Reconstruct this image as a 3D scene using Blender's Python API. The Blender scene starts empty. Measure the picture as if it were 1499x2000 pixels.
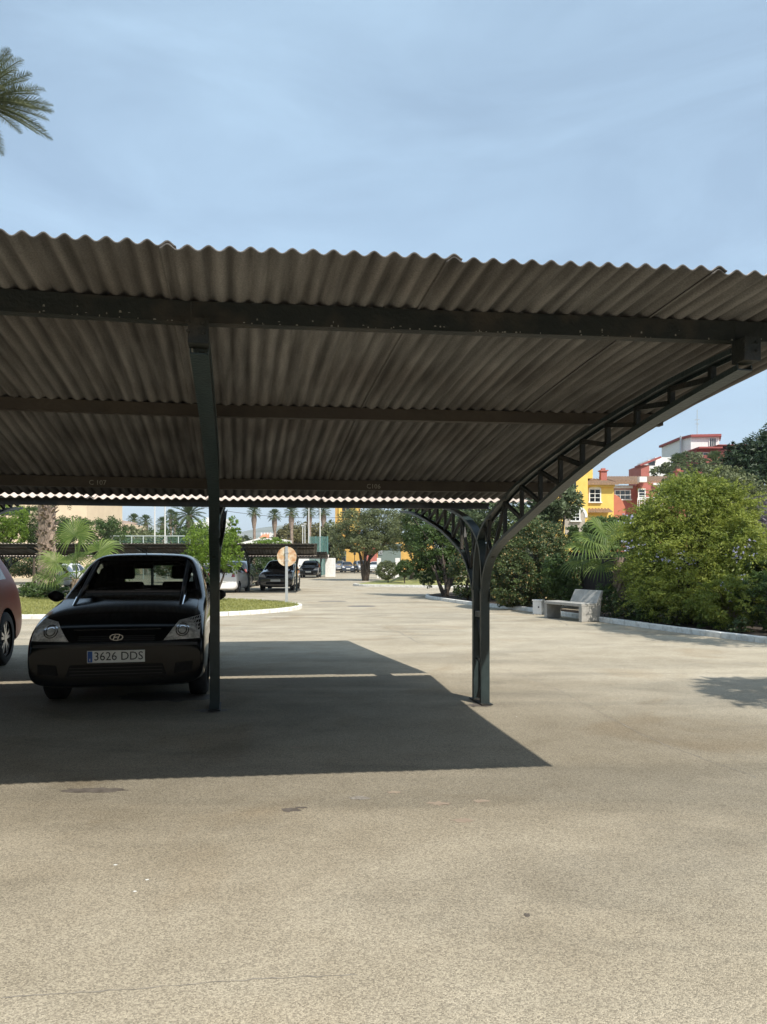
import bpy, bmesh, math, random
import numpy as np
from mathutils import Vector, Matrix
from mathutils.bvhtree import BVHTree
random.seed(7); RS = np.random.RandomState(11)
S = bpy.context.scene; COL = S.collection
R = math.radians
# ------------------------------------------------------------ camera, sky, sun, exposure
EYE = 1.4
cam_d = bpy.data.cameras.new("Camera"); cam = bpy.data.objects.new("Camera", cam_d); COL.objects.link(cam)
cam.location = (0, 0, EYE); cam.rotation_euler = (R(90), 0, 0)
cam_d.sensor_fit = 'HORIZONTAL'; cam_d.sensor_width = 36; cam_d.lens = 1400/1499*36
cam_d.shift_y = 94/1499; cam_d.clip_start = .05; cam_d.clip_end = 6000
S.camera = cam
SUNV = Vector((.51, -.68, 1.0)).normalized()
w = bpy.data.worlds.new("World"); S.world = w; w.use_nodes = True
nt = w.node_tree; nt.nodes.clear()
sky = nt.nodes.new('ShaderNodeTexSky'); sky.sky_type = 'NISHITA'; sky.sun_disc = False
sky.sun_elevation = math.asin(SUNV.z); sky.sun_rotation = math.atan2(SUNV.x, SUNV.y)
sky.air_density = 1.0; sky.dust_density = 2.2; sky.ozone_density = 1.2; sky.altitude = 0
SKY_STR = .115
bg = nt.nodes.new('ShaderNodeBackground'); bg.inputs[1].default_value = SKY_STR
out = nt.nodes.new('ShaderNodeOutputWorld')
tc = nt.nodes.new('ShaderNodeTexCoord'); mp = nt.nodes.new('ShaderNodeMapping')
mp.inputs['Rotation'].default_value = (0, R(24), R(20)); mp.inputs['Scale'].default_value = (1.1, 2.0, 4.4)
cn = nt.nodes.new('ShaderNodeTexNoise'); cn.inputs['Scale'].default_value = 1.7; cn.inputs['Detail'].default_value = 7; cn.inputs['Roughness'].default_value = .55; cn.inputs['Distortion'].default_value = .5
cr = nt.nodes.new('ShaderNodeMapRange'); cr.inputs[1].default_value = .40; cr.inputs[2].default_value = .78; cr.inputs[3].default_value = .34; cr.inputs[4].default_value = .60
mx = nt.nodes.new('ShaderNodeMix'); mx.data_type = 'RGBA'; mx.inputs[7].default_value = (5.9, 8.2, 10.2, 1)
nt.links.new(tc.outputs['Generated'], mp.inputs[0]); nt.links.new(mp.outputs[0], cn.inputs['Vector'])
nt.links.new(cn.outputs[0], cr.inputs[0]); nt.links.new(cr.outputs[0], mx.inputs[0])
nt.links.new(sky.outputs[0], mx.inputs[6]); nt.links.new(mx.outputs[2], bg.inputs[0]); nt.links.new(bg.outputs[0], out.inputs[0])
sun_d = bpy.data.lights.new("Sun", 'SUN'); sun_d.energy = 5.0; sun_d.angle = R(.53); sun_d.color = (1, .945, .86)
sun = bpy.data.objects.new("Sun", sun_d); COL.objects.link(sun)
sun.rotation_euler = SUNV.to_track_quat('Z', 'Y').to_euler(); sun.location = (8, -15, 25)
S.view_settings.view_transform = 'Standard'; S.view_settings.look = 'None'
S.view_settings.exposure = .22; S.view_settings.gamma = 1
S.render.resolution_x = 767; S.render.resolution_y = 1024

# ------------------------------------------------------------ helpers
def X(px, z): return (px-750)/1400*z
def H(py, z): return EYE+(1094-py)/1400*z
def sm(a, b, t): t = min(1, max(0, (t-a)/(b-a))); return t*t*(3-2*t)
def G(z): return -.26*sm(19, 42, z)
def interp(tab, t):
    if t <= tab[0][0]: return tab[0][1]
    for (a, b), (c, d) in zip(tab, tab[1:]):
        if t <= c: return b+(d-b)*(t-a)/(c-a)
    return tab[-1][1]

def mat(name, c1, c2=None, scale=5, rough=.8, bump=0, bscale=None, stretch=(1, 1, 1), metal=0, spec=.5, trans=0, coat=0, c3=None, s3=1, detail=6, lo=.35, hi=.65):
    m = bpy.data.materials.new(name); m.use_nodes = True; n = m.node_tree; N = n.nodes; L = n.links
    b = N['Principled BSDF']; b.inputs['Roughness'].default_value = rough; b.inputs['Metallic'].default_value = metal
    b.inputs['Specular IOR Level'].default_value = spec; b.inputs['Coat Weight'].default_value = coat
    b.inputs['Base Color'].default_value = (*c1, 1)
    t = N.new('ShaderNodeTexCoord'); mpg = N.new('ShaderNodeMapping'); mpg.inputs['Scale'].default_value = stretch
    L.new(t.outputs['Object'], mpg.inputs[0])
    last = None
    if c2:
        ns = N.new('ShaderNodeTexNoise'); ns.inputs['Scale'].default_value = scale; ns.inputs['Detail'].default_value = detail
        ns.inputs['Roughness'].default_value = .6
        L.new(mpg.outputs[0], ns.inputs['Vector'])
        mr = N.new('ShaderNodeMapRange'); mr.inputs[1].default_value = lo; mr.inputs[2].default_value = hi; L.new(ns.outputs[0], mr.inputs[0])
        mi = N.new('ShaderNodeMix'); mi.data_type = 'RGBA'; mi.inputs[6].default_value = (*c1, 1); mi.inputs[7].default_value = (*c2, 1)
        L.new(mr.outputs[0], mi.inputs[0]); last = mi.outputs[2]
        if c3:
            n3 = N.new('ShaderNodeTexNoise'); n3.inputs['Scale'].default_value = s3; n3.inputs['Detail'].default_value = 5
            L.new(t.outputs['Object'], n3.inputs['Vector'])
            m3 = N.new('ShaderNodeMapRange'); m3.inputs[1].default_value = .48; m3.inputs[2].default_value = .72; L.new(n3.outputs[0], m3.inputs[0])
            mi3 = N.new('ShaderNodeMix'); mi3.data_type = 'RGBA'; mi3.inputs[7].default_value = (*c3, 1)
            L.new(last, mi3.inputs[6]); L.new(m3.outputs[0], mi3.inputs[0]); last = mi3.outputs[2]
        L.new(last, b.inputs['Base Color'])
    if bump:
        nb = N.new('ShaderNodeTexNoise'); nb.inputs['Scale'].default_value = bscale or scale*4; nb.inputs['Detail'].default_value = 5
        L.new(mpg.outputs[0], nb.inputs['Vector'])
        bp = N.new('ShaderNodeBump'); bp.inputs['Strength'].default_value = bump; bp.inputs['Distance'].default_value = .02
        L.new(nb.outputs[0], bp.inputs['Height']); L.new(bp.outputs[0], b.inputs['Normal'])
    return m

def leafmat(name, dark, light, alt=None, tr=.35, scale=1.2):
    m = bpy.data.materials.new(name); m.use_nodes = True; n = m.node_tree; N = n.nodes; L = n.links
    b = N['Principled BSDF']; b.inputs['Roughness'].default_value = .5; b.inputs['Specular IOR Level'].default_value = .35
    g = N.new('ShaderNodeNewGeometry'); mi = N.new('ShaderNodeMix'); mi.data_type = 'RGBA'
    mi.inputs[6].default_value = (*dark, 1); mi.inputs[7].default_value = (*light, 1)
    t = N.new('ShaderNodeTexCoord'); ns = N.new('ShaderNodeTexNoise'); ns.inputs['Scale'].default_value = scale; ns.inputs['Detail'].default_value = 4
    L.new(t.outputs['Object'], ns.inputs['Vector'])
    mr = N.new('ShaderNodeMapRange'); mr.inputs[1].default_value = .35; mr.inputs[2].default_value = .65; L.new(ns.outputs[0], mr.inputs[0])
    av = N.new('ShaderNodeMath'); av.operation = 'MULTIPLY_ADD'; av.inputs[1].default_value = .5
    hf = N.new('ShaderNodeMath'); hf.operation = 'MULTIPLY'; hf.inputs[1].default_value = .5
    L.new(mr.outputs[0], hf.inputs[0]); L.new(g.outputs['Random Per Island'], av.inputs[0]); L.new(hf.outputs[0], av.inputs[2])
    L.new(av.outputs[0], mi.inputs[0]); c = mi.outputs[2]
    if alt:
        gt = N.new('ShaderNodeMath'); gt.operation = 'GREATER_THAN'; gt.inputs[1].default_value = .9
        L.new(g.outputs['Random Per Island'], gt.inputs[0])
        m2 = N.new('ShaderNodeMix'); m2.data_type = 'RGBA'; m2.inputs[7].default_value = (*alt, 1); L.new(c, m2.inputs[6]); L.new(gt.outputs[0], m2.inputs[0]); c = m2.outputs[2]
    L.new(c, b.inputs['Base Color'])
    tl = N.new('ShaderNodeBsdfTranslucent'); L.new(c, tl.inputs[0])
    ms = N.new('ShaderNodeMixShader'); ms.inputs[0].default_value = tr
    L.new(b.outputs[0], ms.inputs[1]); L.new(tl.outputs[0], ms.inputs[2]); L.new(ms.outputs[0], N['Material Output'].inputs[0])
    return m

def glassmat(name, tint, refl=.12):
    m = bpy.data.materials.new(name); m.use_nodes = True; n = m.node_tree; N = n.nodes; L = n.links; N.clear()
    o = N.new('ShaderNodeOutputMaterial'); t = N.new('ShaderNodeBsdfTransparent'); t.inputs[0].default_value = (*tint, 1)
    g = N.new('ShaderNodeBsdfGlossy'); g.inputs['Roughness'].default_value = .02
    f = N.new('ShaderNodeFresnel'); f.inputs[0].default_value = 1.5
    ms = N.new('ShaderNodeMixShader'); L.new(f.outputs[0], ms.inputs[0]); L.new(t.outputs[0], ms.inputs[1]); L.new(g.outputs[0], ms.inputs[2]); L.new(ms.outputs[0], o.inputs[0])
    return m

class MB:
    def __init__(s): s.v = []; s.f = []; s.sm = False
    def add(s, vs, fs):
        o = len(s.v); s.v += [tuple(p) for p in vs]; s.f += [tuple(i+o for i in q) for q in fs]; return s
    def box(s, x0, x1, y0, y1, z0, z1):
        return s.add([(x0,y0,z0),(x1,y0,z0),(x1,y1,z0),(x0,y1,z0),(x0,y0,z1),(x1,y0,z1),(x1,y1,z1),(x0,y1,z1)],
                     [(0,3,2,1),(4,5,6,7),(0,1,5,4),(1,2,6,5),(2,3,7,6),(3,0,4,7)])
    def obox(s, c, sx, sy, sz, rz=0):   # centre of the base, rotated about z
        ca, sa = math.cos(rz), math.sin(rz); vs = []
        for z in (0, sz):
            for a, b in ((-1,-1),(1,-1),(1,1),(-1,1)):
                x, y = a*sx/2, b*sy/2; vs.append((c[0]+x*ca-y*sa, c[1]+x*sa+y*ca, c[2]+z))
        return s.add(vs, [(0,3,2,1),(4,5,6,7),(0,1,5,4),(1,2,6,5),(2,3,7,6),(3,0,4,7)])
    def beam(s, p, q, wd, ht, up=(0,0,1)):
        p, q = Vector(p), Vector(q); d = (q-p).normalized(); u = Vector(up); sd = d.cross(u).normalized(); u2 = sd.cross(d).normalized()
        vs = [b+sd*(a*wd/2)+u2*(c*ht/2) for b in (p, q) for a, c in ((-1,-1),(1,-1),(1,1),(-1,1))]
        return s.add(vs, [(0,1,2,3),(7,6,5,4),(0,4,5,1),(1,5,6,2),(2,6,7,3),(3,7,4,0)])
    def sweep(s, pts, wd, ht, side):  # rectangular section along a curve lying in a plane, side = plane normal
        n = len(pts); pts = [Vector(p) for p in pts]; side = Vector(side).normalized(); o = len(s.v)
        for i, p in enumerate(pts):
            d = (pts[min(i+1, n-1)]-pts[max(i-1, 0)]).normalized(); u = side.cross(d).normalized()
            for a, c in ((-1,-1),(1,-1),(1,1),(-1,1)): s.v.append(tuple(p+side*(a*wd/2)+u*(c*ht/2)))
        for i in range(n-1):
            for k in range(4):
                a = o+i*4+k; b = o+i*4+(k+1) % 4; s.f.append((a, b, b+4, a+4))
        s.f.append((o+3, o+2, o+1, o)); s.f.append(tuple(o+(n-1)*4+k for k in range(4))); return s
    def tube(s, pts, r, n=8, cap=True):
        pts = [Vector(p) for p in pts]; o = len(s.v); m = len(pts)
        rr = r if isinstance(r, (list, tuple)) else [r]*m
        for i, p in enumerate(pts):
            d = (pts[min(i+1, m-1)]-pts[max(i-1, 0)]).normalized()
            a = d.cross(Vector((0, 1, 0)) if abs(d.y) < .9 else Vector((1, 0, 0))).normalized(); b = d.cross(a)
            for k in range(n):
                t = 2*math.pi*k/n; s.v.append(tuple(p+(a*math.cos(t)+b*math.sin(t))*rr[i]))
        for i in range(m-1):
            for k in range(n):
                k2 = (k+1) % n; s.f.append((o+i*n+k, o+i*n+k2, o+(i+1)*n+k2, o+(i+1)*n+k))
        if cap: s.f.append(tuple(o+k for k in range(n))[::-1]); s.f.append(tuple(o+(m-1)*n+k for k in range(n)))
        return s
    def disc(s, c, r, n, ax='y', th=.01, rx=None):
        o = len(s.v); rx = rx or r
        for sgn in (-1, 1):
            for k in range(n):
                t = 2*math.pi*k/n; a, b = rx*math.cos(t), r*math.sin(t)
                if ax == 'y': s.v.append((c[0]+a, c[1]+sgn*th/2, c[2]+b))
                elif ax == 'x': s.v.append((c[0]+sgn*th/2, c[1]+a, c[2]+b))
                else: s.v.append((c[0]+a, c[1]+b, c[2]+sgn*th/2))
        s.f.append(tuple(o+k for k in range(n))); s.f.append(tuple(o+n+k for k in range(n))[::-1])
        for k in range(n): k2 = (k+1) % n; s.f.append((o+k, o+n+k, o+n+k2, o+k2))
        return s
    def build(s, name, m, parent=None, smooth=False, bevel=0, label=None):
        me = bpy.data.meshes.new(name); me.from_pydata([tuple(p) for p in s.v], [], s.f); me.update()
        bm = bmesh.new(); bm.from_mesh(me); bmesh.ops.recalc_face_normals(bm, faces=bm.faces); bm.to_mesh(me); bm.free()
        return link(name, me, m, parent, smooth, bevel, label)

def link(name, me, m, parent=None, smooth=False, bevel=0, label=None):
    if m: me.materials.append(m)
    if smooth: me.polygons.foreach_set('use_smooth', [True]*len(me.polygons))
    o = bpy.data.objects.new(name, me); COL.objects.link(o)
    if parent:
        o.parent = parent
        if not parent.get('local'):
            root = parent
            while root.parent: root = root.parent
            if parent is root: o.location = -root.location
    if bevel:
        bv = o.modifiers.new('bevel', 'BEVEL'); bv.width = bevel; bv.segments = 2; bv.limit_method = 'ANGLE'
    if label: o['label'] = label
    return o
def tag(o, label, cat=None, group=None, kind=None):
    if label: o['label'] = label
    if cat: o['category'] = cat
    if group: o['group'] = group
    if kind: o['kind'] = kind
    return o
def empty(name, loc, rz=0, label=None, cat=None, group=None, local=False):
    o = bpy.data.objects.new(name, None); COL.objects.link(o); o.location = loc; o.rotation_euler = (0, 0, rz); o.empty_display_size = .2
    if local: o['local'] = 1
    return tag(o, label, cat, group)
def kids(o): return [c for c in bpy.data.objects if c.parent == o]
def copy_tree(o, parent=None):
    c = o.copy(); COL.objects.link(c); c.parent = parent
    for ch in kids(o): copy_tree(ch, c)
    return c
def struct(o, label=None): o['kind'] = 'structure'; return tag(o, label)
def fastmesh(name, V, F4):
    me = bpy.data.meshes.new(name); n = len(V); k = F4.shape[1]; f = len(F4)
    me.vertices.add(n); me.vertices.foreach_set('co', V.astype(np.float32).ravel())
    me.loops.add(f*k); me.loops.foreach_set('vertex_index', F4.astype(np.int32).ravel())
    me.polygons.add(f); me.polygons.foreach_set('loop_start', np.arange(0, f*k, k, dtype=np.int32)); me.polygons.foreach_set('loop_total', np.full(f, k, dtype=np.int32))
    me.update(calc_edges=True); return me
def leaves(name, pos, size, aspect, m, parent=None, droop=0, updir=.3, normal=None):
    """pos (n,3): one folded leaf-shaped quad at each point"""
    n = len(pos)
    d = RS.normal(size=(n, 3)); d[:, 2] = d[:, 2]*.8+updir-droop; d /= np.linalg.norm(d, axis=1)[:, None]
    if normal is not None:
        nn = normal+RS.normal(size=(n, 3))*.55; sd = np.cross(d, nn)
    else: sd = np.cross(d, RS.normal(size=(n, 3)))
    sd /= np.linalg.norm(sd, axis=1)[:, None]+1e-9
    L = size*RS.uniform(.6, 1.35, n)[:, None]; W = L/aspect
    V = np.empty((n, 4, 3)); V[:, 0] = pos-d*L*.5; V[:, 1] = pos+sd*W*.5-d*L*.05; V[:, 2] = pos+d*L*.5; V[:, 3] = pos-sd*W*.5-d*L*.05
    return link(name, fastmesh(name, V.reshape(-1, 3), np.arange(n*4).reshape(n, 4)), m, parent)
def crown_points(ells, n, inner=.45, clump=60, cr=.28, flat=.8):
    """points spread through the outer volume of ellipsoids, gathered in clumps. returns pos, normal"""
    vol = np.array([e[3]*e[4]*e[5] for e in ells]); pr = vol**.67; pr /= pr.sum(); P = []; Nn = []
    for e, q in zip(ells, pr):
        k = int(n*q); c = np.array(e[:3]); r = np.array(e[3:6])
        nc = max(6, int(clump*q*len(ells)))
        dc = RS.normal(size=(nc, 3)); dc /= np.linalg.norm(dc, axis=1)[:, None]
        rc = RS.uniform(inner, 1, nc)[:, None]**.6
        cc = dc*rc; idx = RS.randint(0, nc, k)
        dd = RS.normal(size=(k, 3)); dd /= np.linalg.norm(dd, axis=1)[:, None]
        sz = RS.uniform(.6, 1.3, nc)[idx][:, None]
        off = dd*(RS.uniform(0, 1, k)[:, None]**.45)*cr*sz; off[:, 2] *= flat
        p = (cc[idx]+off)*r+c; P.append(p); Nn.append(dd*.6+dc[idx]*.6)
    return np.concatenate(P), np.concatenate(Nn)

# ------------------------------------------------------------ materials
M = {}
M['steel'] = mat('dark_green_steel', (.007, .011, .011), (.015, .018, .016), 9, .6, .25, 60, c3=(.05, .04, .03), s3=5)
M['steel_brown'] = mat('aged_brown_steel', (.030, .023, .016), (.050, .039, .028), 4, .65, .2, 40, c3=(.035, .026, .02), s3=3)
M['post'] = mat('petrol_painted_steel', (.020, .034, .036), (.032, .048, .049), 12, .38, .2, 60, c3=(.025, .035, .035), s3=7)
M['white_paint'] = mat('white_masonry_paint', (.80, .79, .76), (.66, .65, .61), 6, .8, .1)
M['kerb'] = mat('white_kerb_paint', (.74, .73, .68), (.48, .46, .41), 9, .8, .3, 30, lo=.45, hi=.75)
M['concrete'] = mat('bench_concrete', (.40, .385, .35), (.30, .29, .26), 8, .85, .4, 60)
M['rubber'] = mat('tyre_rubber', (.012, .012, .013), (.02, .02, .02), 30, .8)
M['plastic'] = mat('black_plastic', (.006, .006, .0065), None, rough=.5, spec=.2)
M['black_car'] = mat('black_car_paint', (.004, .005, .006), None, rough=.12, coat=0, spec=.20)
M['dark_car'] = mat('charcoal_car_paint', (.018, .020, .024), None, rough=.18, coat=1)
M['red_car'] = mat('dark_red_car_paint', (.24, .004, .008), None, rough=.30, coat=0, spec=.12)
M['white_car'] = mat('white_car_paint', (.78, .78, .77), None, rough=.2, coat=1)
M['silver_car'] = mat('silver_car_paint', (.40, .41, .43), None, rough=.25, metal=.6, coat=.6)
M['blue_car'] = mat('blue_grey_car_paint', (.08, .10, .14), None, rough=.25, metal=.4, coat=.6)
M['alloy'] = mat('alloy_wheel', (.45, .45, .46), None, rough=.3, metal=.8)
M['chrome'] = mat('chrome', (.6, .6, .6), None, rough=.12, metal=1)
M['moulding'] = mat('satin_trim', (.022, .022, .023), None, rough=.35, spec=.5)
M['badge'] = mat('dull_chrome', (.30, .30, .30), None, rough=.25, metal=.9)
M['seat'] = mat('seat_cloth', (.008, .008, .009), (.014, .014, .015), 40, .9)
M['glass'] = glassmat('car_glass', (.55, .60, .58))
M['dark_glass'] = mat('dark_window_glass', (.010, .013, .015), None, rough=.06, spec=.8)
M['lamp'] = mat('headlight_reflector', (.20, .20, .21), (.06, .06, .07), 30, .12, metal=.6, coat=1)
M['lamp_clear'] = mat('lamp_lens', (.80, .78, .74), (.34, .33, .31), 28, .2, metal=0, coat=1)
M['tail'] = mat('tail_lamp', (.25, .01, .01), None, rough=.15, coat=1)
M['plate'] = mat('number_plate', (.72, .72, .68), None, rough=.5)
M['ink'] = mat('plate_ink', (.012, .012, .012), None, rough=.6)
M['blue'] = mat('plate_blue', (.02, .09, .32), None, rough=.5)
M['chalk2'] = mat('dull_droppings', (.30, .29, .26), (.16, .15, .13), 60, .9)
M['mark'] = mat('faded_marking', (.36, .34, .29), (.2, .19, .16), 40, .8)
M['bark'] = mat('bark', (.10, .075, .055), (.05, .038, .028), 14, .95, .6, 40, (1, 1, .3))
M['palm_bark'] = mat('palm_bark', (.36, .27, .21), (.16, .12, .09), 9, .95, .6, 30)
M['soil'] = mat('bed_soil', (.07, .052, .038), (.035, .027, .02), 8, 1, .8, 30)
M['yellow'] = mat('yellow_render', (.80, .55, .14), (.72, .48, .11), 2, .9)
M['ochre'] = mat('ochre_render', (.62, .38, .10), (.52, .31, .08), 1, .9)
M['salmon'] = mat('salmon_render', (.45, .15, .12), (.39, .13, .10), 2, .9)
M['dark_red'] = mat('maroon_render', (.34, .09, .08), (.28, .07, .06), 1, .9)
M['cream'] = mat('cream_render', (.72, .58, .40), (.66, .52, .36), 1, .9)
M['grille'] = mat('grey_green_render', (.16, .20, .18), None, rough=.9)
M['tile'] = mat('clay_tiles', (.36, .22, .13), (.18, .12, .08), 5, .9, .9, 12, (2.5, 1, 1), lo=.3, hi=.7)
M['tile2'] = mat('old_clay_tiles', (.38, .27, .20), (.24, .18, .14), 5, .9, .6, 12)
M['screen'] = mat('dark_heather_screen', (.050, .043, .042), (.030, .026, .026), 3, 1, .5, 20, (8, 8, .6))
M['wallbase'] = mat('plinth_render', (.42, .37, .31), (.34, .30, .25), 3, .9)
M['galv'] = mat('galvanised_steel', (.46, .48, .49), (.38, .40, .41), 20, .5, metal=.3)
M['sign_back'] = mat('rusty_sign_back', (.70, .62, .48), (.55, .34, .16), 7, .6, .1, c3=(.42, .16, .05), s3=6)
M['fence_green'] = mat('green_mesh_fence', (.10, .22, .20), None, rough=.6)
M['pole'] = mat('pale_pole', (.58, .58, .55), None, rough=.5)
M['court'] = mat('fence_rail', (.42, .47, .45), None, rough=.5)
M['wire'] = mat('cable', (.03, .03, .03), None, rough=.6)
L_dark = leafmat('leaf_dark', (.026, .048, .016), (.12, .165, .055), (.30, .22, .08), .25, 3)
L_mid = leafmat('leaf_mid', (.030, .060, .016), (.11, .17, .045), None, .35)
L_bright = leafmat('leaf_bright', (.10, .18, .020), (.24, .34, .05), None, .45)
L_yellow = leafmat('leaf_yellow_green', (.09, .145, .022), (.40, .44, .085), None, .42, 1.6)
L_olive = leafmat('leaf_olive', (.07, .09, .035), (.21, .235, .105), None, .3, .6)
L_autumn = leafmat('leaf_olive_brown', (.09, .09, .035), (.22, .20, .08), None, .3, .4)
L_conif = leafmat('leaf_conifer', (.016, .034, .014), (.055, .09, .035), None, .2, .8)
L_grey = leafmat('leaf_grey_mauve', (.14, .12, .13), (.28, .25, .29), None, .3, 1)
L_lilac = leafmat('petal_lilac', (.36, .36, .52), (.52, .52, .68), None, .3, 1)
L_palm = leafmat('leaf_fan_palm', (.07, .13, .022), (.24, .31, .085), None, .45, 2)
L_date = leafmat('leaf_date_palm', (.06, .085, .035), (.22, .24, .13), None, .2, 2)
L_far = leafmat('leaf_far_palm', (.05, .08, .03), (.12, .16, .06), None, .3, .6)
L_loquat = leafmat('leaf_large', (.045, .075, .028), (.16, .20, .10), None, .25, 2)
L_grass = leafmat('grass_blade', (.20, .21, .05), (.38, .37, .13), None, .35, .8)
M['lawn'] = mat('lawn', (.20, .21, .06), (.30, .29, .11), 1.4, .95, .8, 60)

# fibre cement sheets
def sheet_mat():
    m = bpy.data.materials.new('fibre_cement'); m.use_nodes = True; N = m.node_tree.nodes; L = m.node_tree.links
    b = N['Principled BSDF']; b.inputs['Roughness'].default_value = .95; b.inputs['Specular IOR Level'].default_value = .2
    t = N.new('ShaderNodeTexCoord'); uv = N.new('ShaderNodeUVMap'); uv.uv_map = 'rib'; mpg = N.new('ShaderNodeMapping'); mpg.inputs['Scale'].default_value = (9, .6, 1)
    L.new(uv.outputs[0], mpg.inputs[0])
    a = N.new('ShaderNodeTexNoise'); a.inputs['Scale'].default_value = 2.2; a.inputs['Detail'].default_value = 8; L.new(mpg.outputs[0], a.inputs['Vector'])
    c = N.new('ShaderNodeTexNoise'); c.inputs['Scale'].default_value = 1.3; c.inputs['Detail'].default_value = 6; L.new(t.outputs['Object'], c.inputs['Vector'])
    d = N.new('ShaderNodeTexNoise'); d.inputs['Scale'].default_value = 140; d.inputs['Detail'].default_value = 3; L.new(t.outputs['Object'], d.inputs['Vector'])
    r1 = N.new('ShaderNodeValToRGB'); e = r1.color_ramp.elements; e[0].position = .3; e[0].color = (.098, .096, .093, 1); e[1].position = .68; e[1].color = (.225, .220, .212, 1)
    L.new(a.outputs[0], r1.inputs[0])
    r2 = N.new('ShaderNodeValToRGB'); e = r2.color_ramp.elements; e[0].position = .35; e[0].color = (.72, .69, .67, 1); e[1].position = .6; e[1].color = (1, 1, 1, 1)
    L.new(c.outputs[0], r2.inputs[0])
    r3 = N.new('ShaderNodeValToRGB'); e = r3.color_ramp.elements; e[0].position = .3; e[0].color = (.72, .72, .72, 1); e[1].position = .7; e[1].color = (1.1, 1.1, 1.1, 1)
    L.new(d.outputs[0], r3.inputs[0])
    m1 = N.new('ShaderNodeMix'); m1.data_type = 'RGBA'; m1.blend_type = 'MULTIPLY'; m1.inputs[0].default_value = 1; L.new(r1.outputs[0], m1.inputs[6]); L.new(r2.outputs[0], m1.inputs[7])
    m2 = N.new('ShaderNodeMix'); m2.data_type = 'RGBA'; m2.blend_type = 'MULTIPLY'; m2.inputs[0].default_value = 1; L.new(m1.outputs[2], m2.inputs[6]); L.new(r3.outputs[0], m2.inputs[7])
    # rib shading painted into the colour: valleys of the profile darker, ridges paler
    su = N.new('ShaderNodeSeparateXYZ'); L.new(uv.outputs[0], su.inputs[0])
    ml = N.new('ShaderNodeMath'); ml.operation = 'MULTIPLY_ADD'; ml.inputs[1].default_value = 2*math.pi/.08; ml.inputs[2].default_value = -2*math.pi*.013/.08+math.pi*1.0; L.new(su.outputs[0], ml.inputs[0])
    cs = N.new('ShaderNodeMath'); cs.operation = 'COSINE'; L.new(ml.outputs[0], cs.inputs[0])
    nz = N.new('ShaderNodeMath'); nz.operation = 'MULTIPLY_ADD'; nz.inputs[1].default_value = 2.2; nz.inputs[2].default_value = -1.1; L.new(a.outputs[0], nz.inputs[0])
    ad = N.new('ShaderNodeMath'); ad.operation = 'ADD'; L.new(cs.outputs[0], ad.inputs[0]); L.new(nz.outputs[0], ad.inputs[1])
    rr = N.new('ShaderNodeMapRange'); rr.inputs[1].default_value = -.9; rr.inputs[2].default_value = 1.1; rr.inputs[3].default_value = .80; rr.inputs[4].default_value = 1.12; L.new(ad.outputs[0], rr.inputs[0])
    m4 = N.new('ShaderNodeVectorMath'); m4.operation = 'SCALE'; L.new(m2.outputs[2], m4.inputs[0]); L.new(rr.outputs[0], m4.inputs['Scale']); oi = N.new('ShaderNodeObjectInfo'); orr = N.new('ShaderNodeMapRange'); orr.inputs[3].default_value = .84; orr.inputs[4].default_value = 1.12; L.new(oi.outputs['Random'], orr.inputs[0])
    m5 = N.new('ShaderNodeVectorMath'); m5.operation = 'SCALE'; L.new(m4.outputs[0], m5.inputs[0]); L.new(orr.outputs[0], m5.inputs['Scale']); m2o = m5.outputs[0]
    # the upper face is paler than the underside
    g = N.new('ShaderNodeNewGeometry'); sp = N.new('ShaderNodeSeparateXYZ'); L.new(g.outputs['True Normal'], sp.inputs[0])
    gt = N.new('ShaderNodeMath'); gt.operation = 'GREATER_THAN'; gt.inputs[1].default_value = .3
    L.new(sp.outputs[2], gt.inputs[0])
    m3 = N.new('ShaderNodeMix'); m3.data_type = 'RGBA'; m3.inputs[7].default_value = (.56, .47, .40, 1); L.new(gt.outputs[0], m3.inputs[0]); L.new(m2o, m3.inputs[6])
    L.new(m3.outputs[2], b.inputs['Base Color'])
    bp = N.new('ShaderNodeBump'); bp.inputs['Strength'].default_value = .25; bp.inputs['Distance'].default_value = .004; L.new(d.outputs[0], bp.inputs['Height']); L.new(bp.outputs[0], b.inputs['Normal'])
    return m
M['sheet'] = sheet_mat()

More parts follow.
